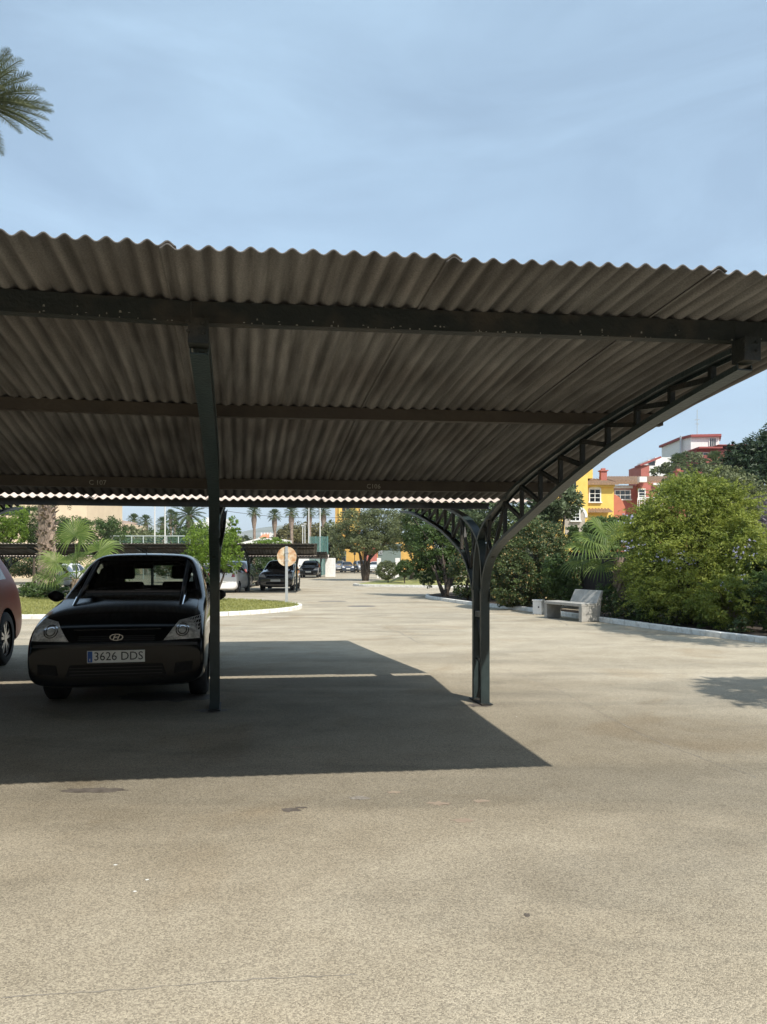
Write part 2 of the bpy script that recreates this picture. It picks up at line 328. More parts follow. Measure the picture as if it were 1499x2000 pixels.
def road_mat():
    m = bpy.data.materials.new('pale_asphalt'); m.use_nodes = True; N = m.node_tree.nodes; L = m.node_tree.links
    b = N['Principled BSDF']; b.inputs['Roughness'].default_value = .92; b.inputs['Specular IOR Level'].default_value = .3
    t = N.new('ShaderNodeTexCoord')
    def noise(sc, det=6, st=None, rg=.55, dist=0):
        n = N.new('ShaderNodeTexNoise'); n.inputs['Scale'].default_value = sc; n.inputs['Detail'].default_value = det; n.inputs['Roughness'].default_value = rg; n.inputs['Distortion'].default_value = dist
        if st:
            q = N.new('ShaderNodeMapping'); q.inputs['Scale'].default_value = st; q.inputs['Rotation'].default_value = (0, 0, R(-25)); L.new(t.outputs['Object'], q.inputs[0]); L.new(q.outputs[0], n.inputs['Vector'])
        else: L.new(t.outputs['Object'], n.inputs['Vector'])
        return n.outputs[0]
    def ramp(s, p0, c0, p1, c1):
        r = N.new('ShaderNodeValToRGB'); e = r.color_ramp.elements; e[0].position = p0; e[0].color = (*c0, 1); e[1].position = p1; e[1].color = (*c1, 1); L.new(s, r.inputs[0]); return r.outputs[0]
    def mul(a, c, f=1):
        x = N.new('ShaderNodeMix'); x.data_type = 'RGBA'; x.blend_type = 'MULTIPLY'; x.inputs[0].default_value = f; L.new(a, x.inputs[6]); L.new(c, x.inputs[7]); return x.outputs[2]
    base = ramp(noise(.35, 5, (1, 2.2, 1)), .36, (.378, .333, .252), .64, (.468, .417, .324))
    v = N.new('ShaderNodeTexVoronoi'); v.inputs['Scale'].default_value = 190; L.new(t.outputs['Object'], v.inputs['Vector'])
    hs = N.new('ShaderNodeSeparateColor'); L.new(v.outputs['Color'], hs.inputs[0])
    sp = ramp(hs.outputs[0], 0.0, (.54, .53, .52), .9, (1.26, 1.25, 1.22))
    c = mul(base, sp, .9)
    c = mul(c, ramp(noise(2.4, 8, None, .65), .34, (.78, .76, .73), .58, (1, 1, 1)), .55)
    # brown dried dirt and grey tyre-worn bands
    c = mul(c, ramp(noise(.55, 4, None, .5, 1.2), .56, (1, 1, 1), .68, (.87, .82, .76)), .9)
    c = mul(c, ramp(noise(.26, 5, (1, 3.0, 1), .55, 1.4), .47, (1, 1, 1), .62, (.76, .77, .78)), .85)
    # greyer worn patch under and before the carport, darkened further to deepen its shade
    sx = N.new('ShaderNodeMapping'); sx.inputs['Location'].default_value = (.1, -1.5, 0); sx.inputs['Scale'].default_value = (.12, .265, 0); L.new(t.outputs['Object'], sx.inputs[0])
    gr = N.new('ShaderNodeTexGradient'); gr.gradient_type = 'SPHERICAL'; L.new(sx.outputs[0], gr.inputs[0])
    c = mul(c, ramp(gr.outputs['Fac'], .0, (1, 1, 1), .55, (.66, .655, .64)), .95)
    L.new(c, b.inputs['Base Color'])
    bp = N.new('ShaderNodeBump'); bp.inputs['Strength'].default_value = .55; bp.inputs['Distance'].default_value = .004
    L.new(v.outputs['Distance'], bp.inputs['Height']); bp.invert = True
    L.new(bp.outputs[0], b.inputs['Normal'])
    return m
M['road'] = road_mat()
# ------------------------------------------------------------ ground, road
def sheet(name, xs, ys, zf, m):
    V = np.array([(x, y, zf(x, y)) for y in ys for x in xs]); nx = len(xs)
    F = np.array([(j*nx+i, j*nx+i+1, (j+1)*nx+i+1, (j+1)*nx+i) for j in range(len(ys)-1) for i in range(nx-1)])
    return link(name, fastmesh(name, V, F), m, smooth=True)
M['ground'] = mat('dry_ground', (.20, .17, .11), (.12, .14, .06), .05, 1)
ysg = [-60, -20, 0, 10, 19]+list(range(21, 44, 2))+[60, 90, 130, 200, 400, 900, 1800, 3500]
struct(sheet('ground', [-3500, -1500, -500, -150, -60, 0, 60, 150, 500, 1500, 3500], ysg, lambda x, y: G(y)-.008, M['ground']))
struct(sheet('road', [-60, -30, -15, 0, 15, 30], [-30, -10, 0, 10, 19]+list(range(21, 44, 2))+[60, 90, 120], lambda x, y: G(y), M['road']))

def poly_sheet(name, pts, z, m, thick=0):
    b = MB(); n = len(pts)
    if thick:
        b.add([(x, y, G(y)-.05) for x, y in pts]+[(x, y, G(y)+z) for x, y in pts], [tuple(range(n, 2*n))]+[(i, (i+1) % n, n+(i+1) % n, n+i) for i in range(n)])
    else: b.add([(x, y, G(y)+z) for x, y in pts], [tuple(range(n))])
    return b.build(name, m)
def kerb_line(name, pts, wd=.15, ht=.10, step=.9):
    """kerb stones with thin joints along a polyline"""
    b = MB(); pts = [Vector((x, y, 0)) for x, y in pts]; seg = []
    for p, q in zip(pts, pts[1:]):
        d = (q-p).length; n = max(1, round(d/step))
        for i in range(n): seg.append((p.lerp(q, i/n), p.lerp(q, (i+1)/n)))
    for p, q in seg:
        d = (q-p).normalized()*.006; a, c = p+d, q-d*.2; ga, gc = G(a.y), G(c.y)
        b.beam((a.x, a.y, ga+ht/2-.02), (c.x, c.y, gc+ht/2-.02+random.uniform(-.003, .003)), wd, ht+.04)
    return struct(b.build(name, M['kerb'], bevel=.012))
def smooth_pts(pts, n=6):
    out = []
    P = [Vector((*p, 0)) for p in pts]
    for i in range(len(P)-1):
        p0 = P[max(i-1, 0)]; p1 = P[i]; p2 = P[i+1]; p3 = P[min(i+2, len(P)-1)]
        for k in range(n):
            t = k/n; out.append(.5*((2*p1)+(p2-p0)*t+(2*p0-5*p1+4*p2-p3)*t*t+(3*p1-p0-3*p2+p3)*t**3))
    out.append(P[-1]); return [(v.x, v.y) for v in out]

# left grass island
isl = smooth_pts([(-30, 15.6), (-20, 16.3), (-12, 16.9), (-6, 17.3), (-4.2, 17.9), (-2.9, 19.2), (-2.45, 20.7), (-2.9, 22.4), (-4.6, 24.4), (-8, 26.6), (-14, 28.5), (-30, 29.5)])
kerb_line('kerb', isl)
struct(poly_sheet('lawn', isl, .09, M['lawn'], 1))
# right planting bed
bedk = smooth_pts([(1.9, 30.5), (1.75, 28.2), (2.0, 26.4), (2.77, 22.8), (4.15, 19.3), (5.0, 16.3), (5.75, 13.9), (6.55, 11.9), (7.6, 9.2), (9.2, 6.0), (12, 1.5)])
kerb_line('kerb', bedk)
struct(poly_sheet('planting_bed', bedk+[(30, 1.5), (30, 40), (6, 40), (2.4, 32)], .07, M['soil'], 1))
# far mound on the right of the road
mnd = smooth_pts([(-1.9, 46.5), (-1.2, 45.2), (1.5, 43.8), (3.6, 43), (6, 42.5)])+[(14, 42.5), (14, 62), (1.6, 62), (-.6, 54)]
kerb_line('kerb', mnd[:-3], .2, .14)
struct(poly_sheet('lawn', mnd, .1, M['lawn'], 1))
mb = MB(); nn = 14
for j in range(nn):
    for i in range(nn):
        u, v = i/(nn-1)*2-1, j/(nn-1)*2-1; mb.v.append((3.1+u*2.6, 53+v*4, G(49)+.09+.8*max(0, (1-u*u))*max(0, 1-v*v)))
for j in range(nn-1):
    for i in range(nn-1): a = j*nn+i; mb.f.append((a, a+1, a+nn+1, a+nn))
struct(mb.build('grass_mound', M['lawn'], smooth=True))
# blades on the island
n = 60000; px_ = RS.uniform(-13, -2.4, n); py_ = RS.uniform(16.8, 28.5, n)
def inside(px, py, poly):
    c = np.zeros(len(px), bool); j = len(poly)-1
    for i in range(len(poly)):
        xi, yi = poly[i]; xj, yj = poly[j]
        k = ((yi > py) != (yj > py)) & (px < (xj-xi)*(py-yi)/(yj-yi+1e-12)+xi); c ^= k; j = i
    return c
k = inside(px_, py_, isl); gp = np.stack([px_[k], py_[k], np.array([G(y) for y in py_[k]])+.11], 1)
go = leaves('grass', gp, .065, 5, L_grass, None, updir=1.6); tag(go, 'short mown grass on the kerbed island', 'grass', kind='stuff')

# painted lines, patches and cracks
def strip(name, p, q, wd, z, m, jag=0):
    p, q = Vector((*p, 0)), Vector((*q, 0)); d = (q-p); L = d.length; d.normalize(); s_ = Vector((-d.y, d.x, 0)); nseg = max(2, int(L/.12)); b = MB()
    for i in range(nseg+1):
        c = p+d*(L*i/nseg)
        for sg in (-1, 1):
            e = c+s_*(sg*wd/2*(1+random.uniform(-jag, jag))); b.v.append((e.x, e.y, G(e.y)+z))
    for i in range(nseg): b.f.append((2*i, 2*i+2, 2*i+3, 2*i+1))
    return struct(b.build(name, m))
M['crack'] = mat('crack_tar', (.15, .135, .11), (.30, .27, .22), 30, .9)
def crack(pts, wd=.012, jit=.016):
    for p, q in zip(pts, pts[1:]): pass
    b = MB(); P = smooth_pts(pts, 14); cur = [(x+random.uniform(-jit, jit), y+random.uniform(-jit, jit)) for x, y in P]
    for i, (x, y) in enumerate(cur):
        x2, y2 = cur[min(i+1, len(cur)-1)]; x1, y1 = cur[max(i-1, 0)]; d = Vector((x2-x1, y2-y1, 0)).normalized(); ww = wd*random.uniform(.3, 1.3)/2
        b.v += [(x-d.y*ww, y+d.x*ww, G(y)+.0012), (x+d.y*ww, y-d.x*ww, G(y)+.0012)]
    for i in range(len(cur)-1): b.f.append((2*i, 2*i+2, 2*i+3, 2*i+1))
    struct(b.build('road_crack', M['crack']))
def gp_(px, py): z = EYE*1400/(py-1094); return (X(px, z), z)
crack([gp_(975, 1305), gp_(1075, 1340), gp_(1180, 1395), gp_(1290, 1450), gp_(1480, 1520)], .008)
crack([gp_(440, 1212), gp_(600, 1207), gp_(780, 1203), gp_(935, 1202)], .03, .02)
crack([gp_(935, 1202), gp_(1060, 1200), gp_(1110, 1222)], .04, .03)
crack([gp_(0, 1950), gp_(230, 1935), gp_(480, 1915), gp_(700, 1905)], .006, .005)
crack([gp_(700, 1215), gp_(760, 1228), gp_(830, 1260)], .025, .03)
M['patch'] = mat('dark_patch', (.12, .11, .10), (.18, .165, .14), 8, .9)
def blob(name, c, rx, ry, m, z=.0015, n=26, rough=.25, label=None):
    b = MB(); b.v = [(c[0]+rx*math.cos(2*math.pi*i/n)*(1+random.uniform(-rough, rough)), c[1]+ry*math.sin(2*math.pi*i/n)*(1+random.uniform(-rough, rough)), G(c[1])+z) for i in range(n)]
    b.f = [tuple(range(n))]; return struct(b.build(name, m))
blob('dark_road_patch', gp_(650, 1172.5), .5, .45, M['patch'], rough=.05)  # two dark ovals lying on the far road
blob('dark_road_patch', gp_(707, 1183.5), .45, .35, M['patch'], rough=.05)
M['oil'] = mat('oil_stain', (.075, .062, .05), (.14, .12, .10), 20, .7)
blob('oil_stain', gp_(570, 1582), .05, .035, M['oil'], rough=.4, n=14); blob('oil_stain', gp_(590, 1578), .035, .012, M['oil'], .0022)
blob('oil_stain', gp_(937, 1377), .14, .09, M['oil'], rough=.4); blob('oil_stain', gp_(418, 1388), .15, .09, M['oil'], rough=.4); blob('oil_stain', gp_(330, 1360), .5, .3, M['oil'], rough=.2)
blob('oil_stain', gp_(1030, 1788), .012, .014, M['oil'])
M['dirt'] = mat('brown_stain', (.26, .20, .15), (.33, .27, .20), 12, .9)
for px, py, rx, ry in ((860, 1570, .06, .035), (905, 1603, .05, .03), (940, 1565, .05, .025), (770, 1548, .04, .02), (580, 1460, .04, .02)): blob('dirt_stain', gp_(px, py), rx, ry, M['dirt'], rough=.45)
blob('oil_stain', gp_(185, 1544), .2, .045, M['oil'])
M['chalk'] = mat('bird_dropping', (.7, .7, .66), None, rough=.9)
for px, py in ((288, 1719), (264, 1742), (1010, 1400), (226, 1690)): blob('pale_spot', gp_(px, py), .008, .006, M['chalk'], rough=.4)
blob('cement_splash', gp_(702, 1559), .06, .03, mat('cement_grit', (.30, .28, .24), (.16, .14, .12), 60, .95), rough=.3)

# ------------------------------------------------------------ the carports
def make_map(P0, right, left, s0, fan, hs=1, h0=0):
    def f(a, d, h):
        v = right if a >= 0 else left; c = (P0[0]+v[0]*a, P0[1]+v[1]*a); s_ = s0+(fan*min(-a, 4) if a < 0 else 0)
        return Vector((c[0]+s_*d, c[1]-d, h0+h*hs))
    return f
FRONT = [(-.19, 2.012), (.12, 2.062), (.45, 2.125), (1.0, 2.235), (1.55, 2.33), (2.1, 2.425), (2.85, 2.505), (3.6, 2.56), (4.06, 2.59)]
REAR = [(-3.75, 2.37), (-3.45, 2.36), (-2.8, 2.32), (-2.1, 2.255), (-1.2, 2.135), (-.45, 2.005), (-.38, 1.993)]
def sheet_h(d): return interp(FRONT, d) if d >= 0 else interp(REAR, d)
BOT_F = [(3.62, 2.345), (3.2, 2.29), (2.73, 2.215), (2.37, 2.145), (2.01, 2.055), (1.63, 1.95), (1.3, 1.845), (.95, 1.727), (.65, 1.61), (.41, 1.49), (.26, 1.375), (.17, 1.24), (.135, 1.08), (.13, .9)]
TOP_F = [(3.57, 2.41), (3.2, 2.395), (2.89, 2.37), (2.38, 2.315), (2.05, 2.27), (1.73, 2.215), (1.3, 2.13), (.94, 2.04), (.7, 1.965), (.45, 1.88), (.21, 1.78), (.06, 1.68), (-.04, 1.56), (-.10, 1.40), (-.13, 1.2), (-.13, 1.0)]
BOT_R = [(-3.5, 2.135), (-2.82, 2.06), (-2.25, 1.96), (-1.75, 1.85), (-1.27, 1.735), (-.79, 1.585), (-.49, 1.45), (-.28, 1.27), (-.16, 1.08), (-.13, .9)]
TOP_R = [(-3.45, 2.24), (-2.8, 2.20), (-2.1, 2.13), (-1.2, 1.99), (-.7, 1.90), (-.45, 1.845), (-.21, 1.75), (-.06, 1.65), (.04, 1.55), (.10, 1.40), (.13, 1.2), (.13, 1.0)]
def dense(tab, n=4):
    P = smooth_pts(tab, n); return P
def hz(tab, d):
    T = sorted(tab); return interp(T, d)
def carport(name, f, a0, a1, frames, label, cat, rib=.08, per=14, seg=10, mats=('steel', 'steel_brown', 'steel_brown'), detail=True, poke=-.14, amp=.0108, wings=(1, 1)):
    base = f((a0+a1)/2, 0, 0); root = empty(name, (base.x, base.y, G(base.y)), 0, label, cat)
    # roof sheets
    nl = 12 if detail else 6
    wd = rib*per; ns = int(math.ceil((a1-a0)/wd))
    for wing in (0, 1):
        if not wings[wing]: continue
        tab = FRONT if wing == 0 else REAR; d0, d1 = tab[0][0], tab[-1][0]
        aw = a1
        for k in range(ns):
            e1 = aw-k*wd+(rib*.85 if detail else 0); e0 = max(a0, aw-(k+1)*wd); e1 = min(e1, aw)
            if detail:
                jd = random.uniform(-.012, .012); jh = .0
            else: jd = jh = 0
            nc = max(2, int((e1-e0)/rib*seg)); V = []; 
            for j in range(nl+1):
                d = d0+(d1-d0)*j/nl; d += jd*(1 if j in (0, nl) else 0)
                for i in range(nc+1):
                    a = e0+(e1-e0)*i/nc; lift = .003+.013*(a-e0)/(e1-e0) if detail else 0
                    hh = interp(tab, min(max(d, d0), d1))+amp*math.cos(2*math.pi*(a-.013)/rib)+lift+.008
                    V.append(tuple(f(a-(.085*max(0, -d-.4) if detail else 0), d, hh)))
            F = [(j*(nc+1)+i, j*(nc+1)+i+1, (j+1)*(nc+1)+i+1, (j+1)*(nc+1)+i) for j in range(nl) for i in range(nc)]
            o = link('roof_sheet', fastmesh('roof_sheet', np.array(V), np.array(F)), M['sheet'], root, smooth=True)
            uvl = o.data.uv_layers.new(name='rib'); UA = np.array([((e0+(e1-e0)*i/nc)*(.08/rib), (d0+(d1-d0)*j/nl)+k*3.7) for j in range(nl+1) for i in range(nc+1)])
            uvl.data.foreach_set('uv', UA[np.array(F).ravel()].astype(np.float32).ravel())
            so = o.modifiers.new('thick', 'SOLIDIFY'); so.thickness = .0065; so.offset = 1
    # purlins
    specs = [(3.6, .094, 0), (2.1, .076, 1), (.45, .09, 2)] if wings[0] else []
    specs += [(-.45, .062, 0), (-2.1, .09, 1), (-3.45, .11, 1)] if wings[1] else []
    cuts = sorted(set([a0]+[a for a in frames if a0 < a < a1]+[a1+poke]))
    if a0 < 0 < a1 and 0 not in cuts: cuts = sorted(cuts+[0])
    for d, ht, mi in specs:
        b = MB(); top = sheet_h(d)-(.004 if detail else .02)
        for p, q in zip(cuts, cuts[1:]):
            if q == cuts[-1] and detail: q += -.30 if d < 0 else (.03 if d == 2.1 else 0)
            A, B = f(p, d, top-ht/2), f(q-.002, d, top-ht/2)
            b.beam(A, B, .006, ht)                       # web
            ax = (B-A).normalized(); bk = Vector((-ax.y, ax.x, 0))*.028
            b.beam(A+bk+Vector((0, 0, -ht/2+.003)), B+bk+Vector((0, 0, -ht/2+.003)), .055, .006)
            b.beam(A+bk+Vector((0, 0, ht/2-.003)), B+bk+Vector((0, 0, ht/2-.003)), .055, .006)
        b.build('purlin', M[mats[mi]], root, label=None)
    if detail and wings[0]:
        b = MB(); top = sheet_h(3.6)-.004-.094
        for i in range(170):
            a = random.uniform(a0+2, a1-.15); c = f(a, 3.6+.004, top+random.choice((0, 0, 0, .02, .05))*random.random()); w_ = random.uniform(.002, .006); h_ = random.uniform(.002, .010)
            b.add([(c.x-w_, c.y-.001, c.z), (c.x+w_, c.y-.001, c.z), (c.x+w_*.6, c.y-.001, c.z+h_), (c.x-w_*.7, c.y-.001, c.z+h_)], [(0, 1, 2, 3)])
        o = b.build('bird_droppings', M['chalk2'], root); o['kind'] = 'stuff'
    # frames
    for fa in frames:
        p0 = f(fa, 0, 0); gz = G(p0.y)
        bp = MB()
        ctr = f(fa, 0, 0); ang = math.atan2(f(fa, 0, 0).x-f(fa, 1, 0).x, -(f(fa, 0, 0).y-f(fa, 1, 0).y)); ang = -math.atan2(f(fa, 1, 0).x-ctr.x, -(f(fa, 1, 0).y-ctr.y))*-1
        bp.obox((ctr.x, ctr.y, gz+.006), .11, .38, .008, ang)
        fr = bp.build('support_frame', M['steel'], root)
        side = (f(fa, 0, 0)-f(fa, 1, 0)).cross(Vector((0, 0, 1))).normalized()
        def sub(nm, bb, m='post', **kw):
            o = bb.build(nm, M[m], None, **kw); o.parent = fr; return o
        for sg in (1, -1):
            c = f(fa, .13*sg, 0); b = MB()
            ax = (f(fa, 1, 0)-f(fa, 0, 0)).normalized()
            # channel: web across, two flanges running along the frame plane
            top = (f(fa, 0, 1.1)).z
            b.beam((c.x, c.y, gz+.01), (c.x, c.y, top), .086, .006, ax)
            for q in (-1, 1):
                cc = Vector((c.x, c.y, 0))+side*(q*.040)-ax*(sg*.022)
                b.beam((cc.x, cc.y, gz+.01), (cc.x, cc.y, top), .006, .040, ax)
            sub('column', b)
        def fs(d, h): return f(fa, d, h)+Vector((.036*sm(.2, 1.6, abs(d)), 0, 0))
        for tab, nm, wx, ws in ((BOT_F, 'lower_chord', 'post', 0), (TOP_F, 'upper_chord', 'post', 0), (BOT_R, 'lower_chord', 'post', 1), (TOP_R, 'upper_chord', 'post', 1)):
            if not wings[ws]: continue
            pts = [fs(d, h+(-.028 if nm == 'lower_chord' else .020)*sm(.2, 1, abs(d))) for d, h in dense(tab, 4 if detail else 2)]
            b = MB(); b.sweep(pts, .082, .007, side)
            off = .022 if 'upper' in nm else .022
            # side flanges turned inwards
            m_ = len(pts)
            for q in (-1, 1):
                inn = []
                for i, p in enumerate(pts):
                    dd = (pts[min(i+1, m_-1)]-pts[max(i-1, 0)]).normalized(); u = side.cross(dd).normalized()
                    if ('lower' in nm) != (u.z < 0): u = u*1
                    up = u if u.z > 0 else -u
                    if 'upper' in nm: up = -up
                    inn.append(p+side*(q*.038)+up*.014)
                b.sweep(inn, .006, .022, side)
            sub(nm, b, wx)
        braces = []
        st = .345
        for ws, lo, hi, n_ in ((0, BOT_F, TOP_F, 9), (1, BOT_R, TOP_R, 8)):
            if not wings[ws]: continue
            sg = 1 if ws == 0 else -1
            for i in range(n_):
                d = sg*(.62+st*i)
                if abs(d) > 3.45: continue
                braces.append((fs( d, hz(lo, d)+.01), fs( d, hz(hi, d)-.01)))
                if abs(d+sg*st) < 3.4: braces.append((fs( d, hz(hi, d)-.02), fs( d+sg*st, hz(lo, d+sg*st)+.02)))
            d = sg*.33; braces.append((fs( d, hz(lo, d)), fs( sg*.12, hz(hi, sg*.12)-.01))); braces.append((fs( sg*.33, hz(lo, sg*.33)+.02), fs( sg*.62, hz(hi, sg*.62)-.02)))
            braces.append((fs( sg*.14, 1.28), fs( sg*.26, hz(hi, .26*sg)-.02)))
        for p, q in braces:
            b = MB(); dd = (q-p).normalized(); b.beam(p, q, .030, .030, side); sub('brace', b, 'steel')
        # bracing flats between the two columns
        if detail:
            for (da, ha), (db, hb) in (((-.10, .42), (.10, .36)), ((-.10, .82), (.10, .52)), ((.10, .30), (-.09, .03))):
                b = MB(); b.beam(f(fa, da, ha), f(fa, db, hb), .008, .03, side); sub('brace', b, 'steel')
            b = MB(); c = f(fa, -.02, .86); b.obox((c.x, c.y, c.z-.02), .07, .10, .055, ang); sub('splice_plate', b, 'concrete')
        if wings[0]:
            c = fs(3.62, 0); b = MB(); top = f(fa, 3.6, sheet_h(3.6)-.100).z; b.obox((c.x, c.y-.01, top-.112), .088, .09, .11, ang); sub('end_bracket', b, 'steel')
            if detail:
                b = MB()
                for qx in (-.032, .032):
                    for qz in (-.025, -.065): e = Vector((c.x, c.y-.06, top+qz))+side*qx; b.disc(tuple(e), .008, 8, 'y', .012)
                sub('bolt', b, 'steel')
    return root
A_map = make_map((-1.6, 6.80), (.9945, .105), (.985, .174), .206, .02)
cp = carport('carport', A_map, -6.4, 3.26, [2.574, 0, -2.574, -5.15], 'nearest large steel carport with corrugated grey roof over the black and red cars', 'carport')
# numbers painted on the rear purlin
def text_mesh(txt, size, m, name, parent, loc, rot, ext=.001, sx=1):
    cu = bpy.data.curves.new('t', 'FONT'); cu.body = txt; cu.size = size; cu.extrude = ext; cu.align_x = 'CENTER'; cu.align_y = 'CENTER'; cu.resolution_u = 3
    o = bpy.data.objects.new('t', cu); COL.objects.link(o); dg = bpy.context.evaluated_depsgraph_get()
    me = bpy.data.meshes.new_from_object(o.evaluated_get(dg)); bpy.data.objects.remove(o)
    me.materials.clear(); me.transform(Matrix.Diagonal((sx, 1, 1, 1)))
    q = link(name, me, m, None); q.parent = parent; q.location = loc; q.rotation_euler = rot; return q
for txt, px, a_ in (('C 107', 192, -1.28), ('C106', 731, 1.43)):
    # find a so that the text stands at its measured spot along the purlin
    best = min((abs(750+1400*A_map(a/200, .45, 2).x/A_map(a/200, .45, 2).y-px), a/200) for a in range(-700, 600))[1]
    c = A_map(best, .45, sheet_h(.45)-.058); c2 = A_map(best+.1, .45, 0)
    o = text_mesh(txt, .058, M['mark'], 'bay_number', cp, Vector((c.x, c.y-.006, c.z))-cp.location, (R(90), 0, math.atan2(c2.y-c.y, c2.x-c.x)), .0008)
C2 = make_map((-4.56, 37.6), (1, .03), (1, .03), .1, 0, .93, G(38)+0)
carport('carport', C2, -17.6, 1.05, [0, -2.5, -5, -7.5, -10, -12.5, -15], 'long carport across the road behind the grass island, over the white and charcoal cars', 'carport', rib=.16, per=14, seg=4, detail=False, amp=.02)
C3 = make_map((X(627, 69), 69), (1, .02), (1, .02), .05, 0, .93, G(69))
carport('carport', C3, -5.6, .75, [0, -2.6, -5.2], 'farthest small carport beside the white wall', 'carport', rib=.2, per=14, seg=4, detail=False, amp=.02)

# ------------------------------------------------------------ cars
def car_body(P, lev=2):
    """lofted car shell. P: stations (y, zb, wb, z1, w1, zbelt, wbelt, ztop_edge, wtop, ztop_centre)"""
    bm = bmesh.new(); rows = []
    for (y, zb, wb, z1, w1, zs, ws, ze, we, zc) in P:
        half = [(wb*.55, zb-.0), (wb, zb), (w1, z1), (ws, zs), (we, ze), (we*.6, zc-(zc-ze)*.25), (0, zc)]
        ring = [(-a, z) for a, z in half[:-1]]+[half[-1]]+[(a, z) for a, z in half[:-1]][::-1]
        rows.append([bm.verts.new((a, y, z)) for a, z in ring])
    for r0, r1 in zip(rows, rows[1:]):
        for i in range(len(r0)-1): bm.faces.new((r0[i], r0[i+1], r1[i+1], r1[i]))
        bm.faces.new((r0[-1], r0[0], r1[0], r1[-1]))
    for r in (rows[0], rows[-1]):
        n = len(r); 
        for i in range(n//2): bm.faces.new((r[i], r[i+1], r[n-2-i], r[n-1-i])) if n-2-i != i+1 else bm.faces.new((r[i], r[i+1], r[n-1-i]))
    bmesh.ops.recalc_face_normals(bm, faces=bm.faces)
    me = bpy.data.meshes.new('b'); bm.to_mesh(me); bm.free()
    o = bpy.data.objects.new('b', me); COL.objects.link(o); s_ = o.modifiers.new('s', 'SUBSURF'); s_.levels = lev; s_.render_levels = lev
    dg = bpy.context.evaluated_depsgraph_get(); m2 = bpy.data.meshes.new_from_object(o.evaluated_get(dg)); bpy.data.objects.remove(o)
    return m2
def drape(bvh, poly, n, axis, off, origin=10):
    """grid over quad poly (4 corners in the projected plane), projected onto the body. axis 'f' front (x,z), 'r' rear (x,z), 's' right side (y,z), 'l' left side"""
    nx, nz = n; V = []; c = [Vector((p[0], p[1])) for p in poly]
    for j in range(nz+1):
        for i in range(nx+1):
            u, v = i/nx, j/nz; q = (c[0]*(1-u)+c[1]*u)*(1-v)+(c[3]*(1-u)+c[2]*u)*v
            if axis == 'f': o, d = Vector((q[0], -origin, q[1])), Vector((0, 1, 0))
            elif axis == 'r': o, d = Vector((q[0], origin, q[1])), Vector((0, -1, 0))
            elif axis == 's': o, d = Vector((origin, q[0], q[1])), Vector((-1, 0, 0))
            else: o, d = Vector((-origin, q[0], q[1])), Vector((1, 0, 0))
            h = bvh.ray_cast(o, d)
            if h[0] is None: h = bvh.find_nearest(o+d*(origin-.9 if axis in 'sl' else origin-1)); 
            p = h[0]; V.append(tuple(p-d*off))
    F = [(j*(nx+1)+i, j*(nx+1)+i+1, (j+1)*(nx+1)+i+1, (j+1)*(nx+1)+i) for j in range(nz) for i in range(nx)]
    return V, F
def inquad(p, poly):
    s_ = 0
    for i in range(4):
        a, b = poly[i], poly[(i+1) % 4]; c = (b[0]-a[0])*(p[1]-a[1])-(b[1]-a[1])*(p[0]-a[0])
        if c == 0: continue
        if s_ == 0: s_ = 1 if c > 0 else -1
        elif (c > 0) != (s_ > 0): return False
    return True
HATCH = dict(L=3.81, W=1.66, H=1.49, wr=.29, wf=.80, wb=3.25)
HP = [(.00, .26, .72, .40, .76, .53, .75, .60, .71, .62), (.01, .245, .755, .40, .79, .55, .785, .65, .745, .665), (.05, .235, .775, .42, .805, .60, .80, .72, .765, .735), (.12, .225, .78, .43, .82, .67, .815, .79, .765, .80), (.25, .185, .79, .44, .83, .74, .815, .85, .755, .87),
      (.50, .18, .79, .45, .83, .84, .81, .905, .745, .935), (.90, .18, .80, .48, .83, .91, .80, .975, .725, 1.005), (1.08, .18, .80, .50, .83, .94, .80, 1.0, .72, 1.04),
      (1.50, .18, .80, .50, .83, .96, .79, 1.25, .675, 1.275), (1.84, .18, .80, .50, .83, .97, .79, 1.43, .63, 1.455), (1.98, .18, .80, .50, .83, .97, .79, 1.455, .615, 1.48), (2.4, .18, .80, .50, .83, .98, .79, 1.46, .61, 1.492),
      (2.9, .18, .80, .50, .83, .99, .785, 1.445, .60, 1.485), (3.4, .18, .80, .50, .82, 1.0, .775, 1.41, .575, 1.45), (3.52, .18, .79, .50, .82, 1.0, .765, 1.36, .575, 1.40), (3.66, .2, .78, .50, .81, .98, .75, 1.15, .61, 1.17), (3.74, .22, .75, .50, .79, .92, .74, .98, .64, 1.0), (3.79, .24, .73, .50, .77, .78, .74, .86, .64, .88), (3.81, .28, .66, .48, .72, .72, .68, .80, .58, .82)]
def scale_st(P, sx, sy, sz, z0=0): return [tuple([p[0]*sy]+[v*sz+z0 if i % 2 == 0 else v*sx for i, v in enumerate(p[1:-1])]+[p[-1]*sz+z0]) for p in P]
SP = scale_st(HP, 1.86/1.66, 4.45/3.81, 1.64/1.49, 0)
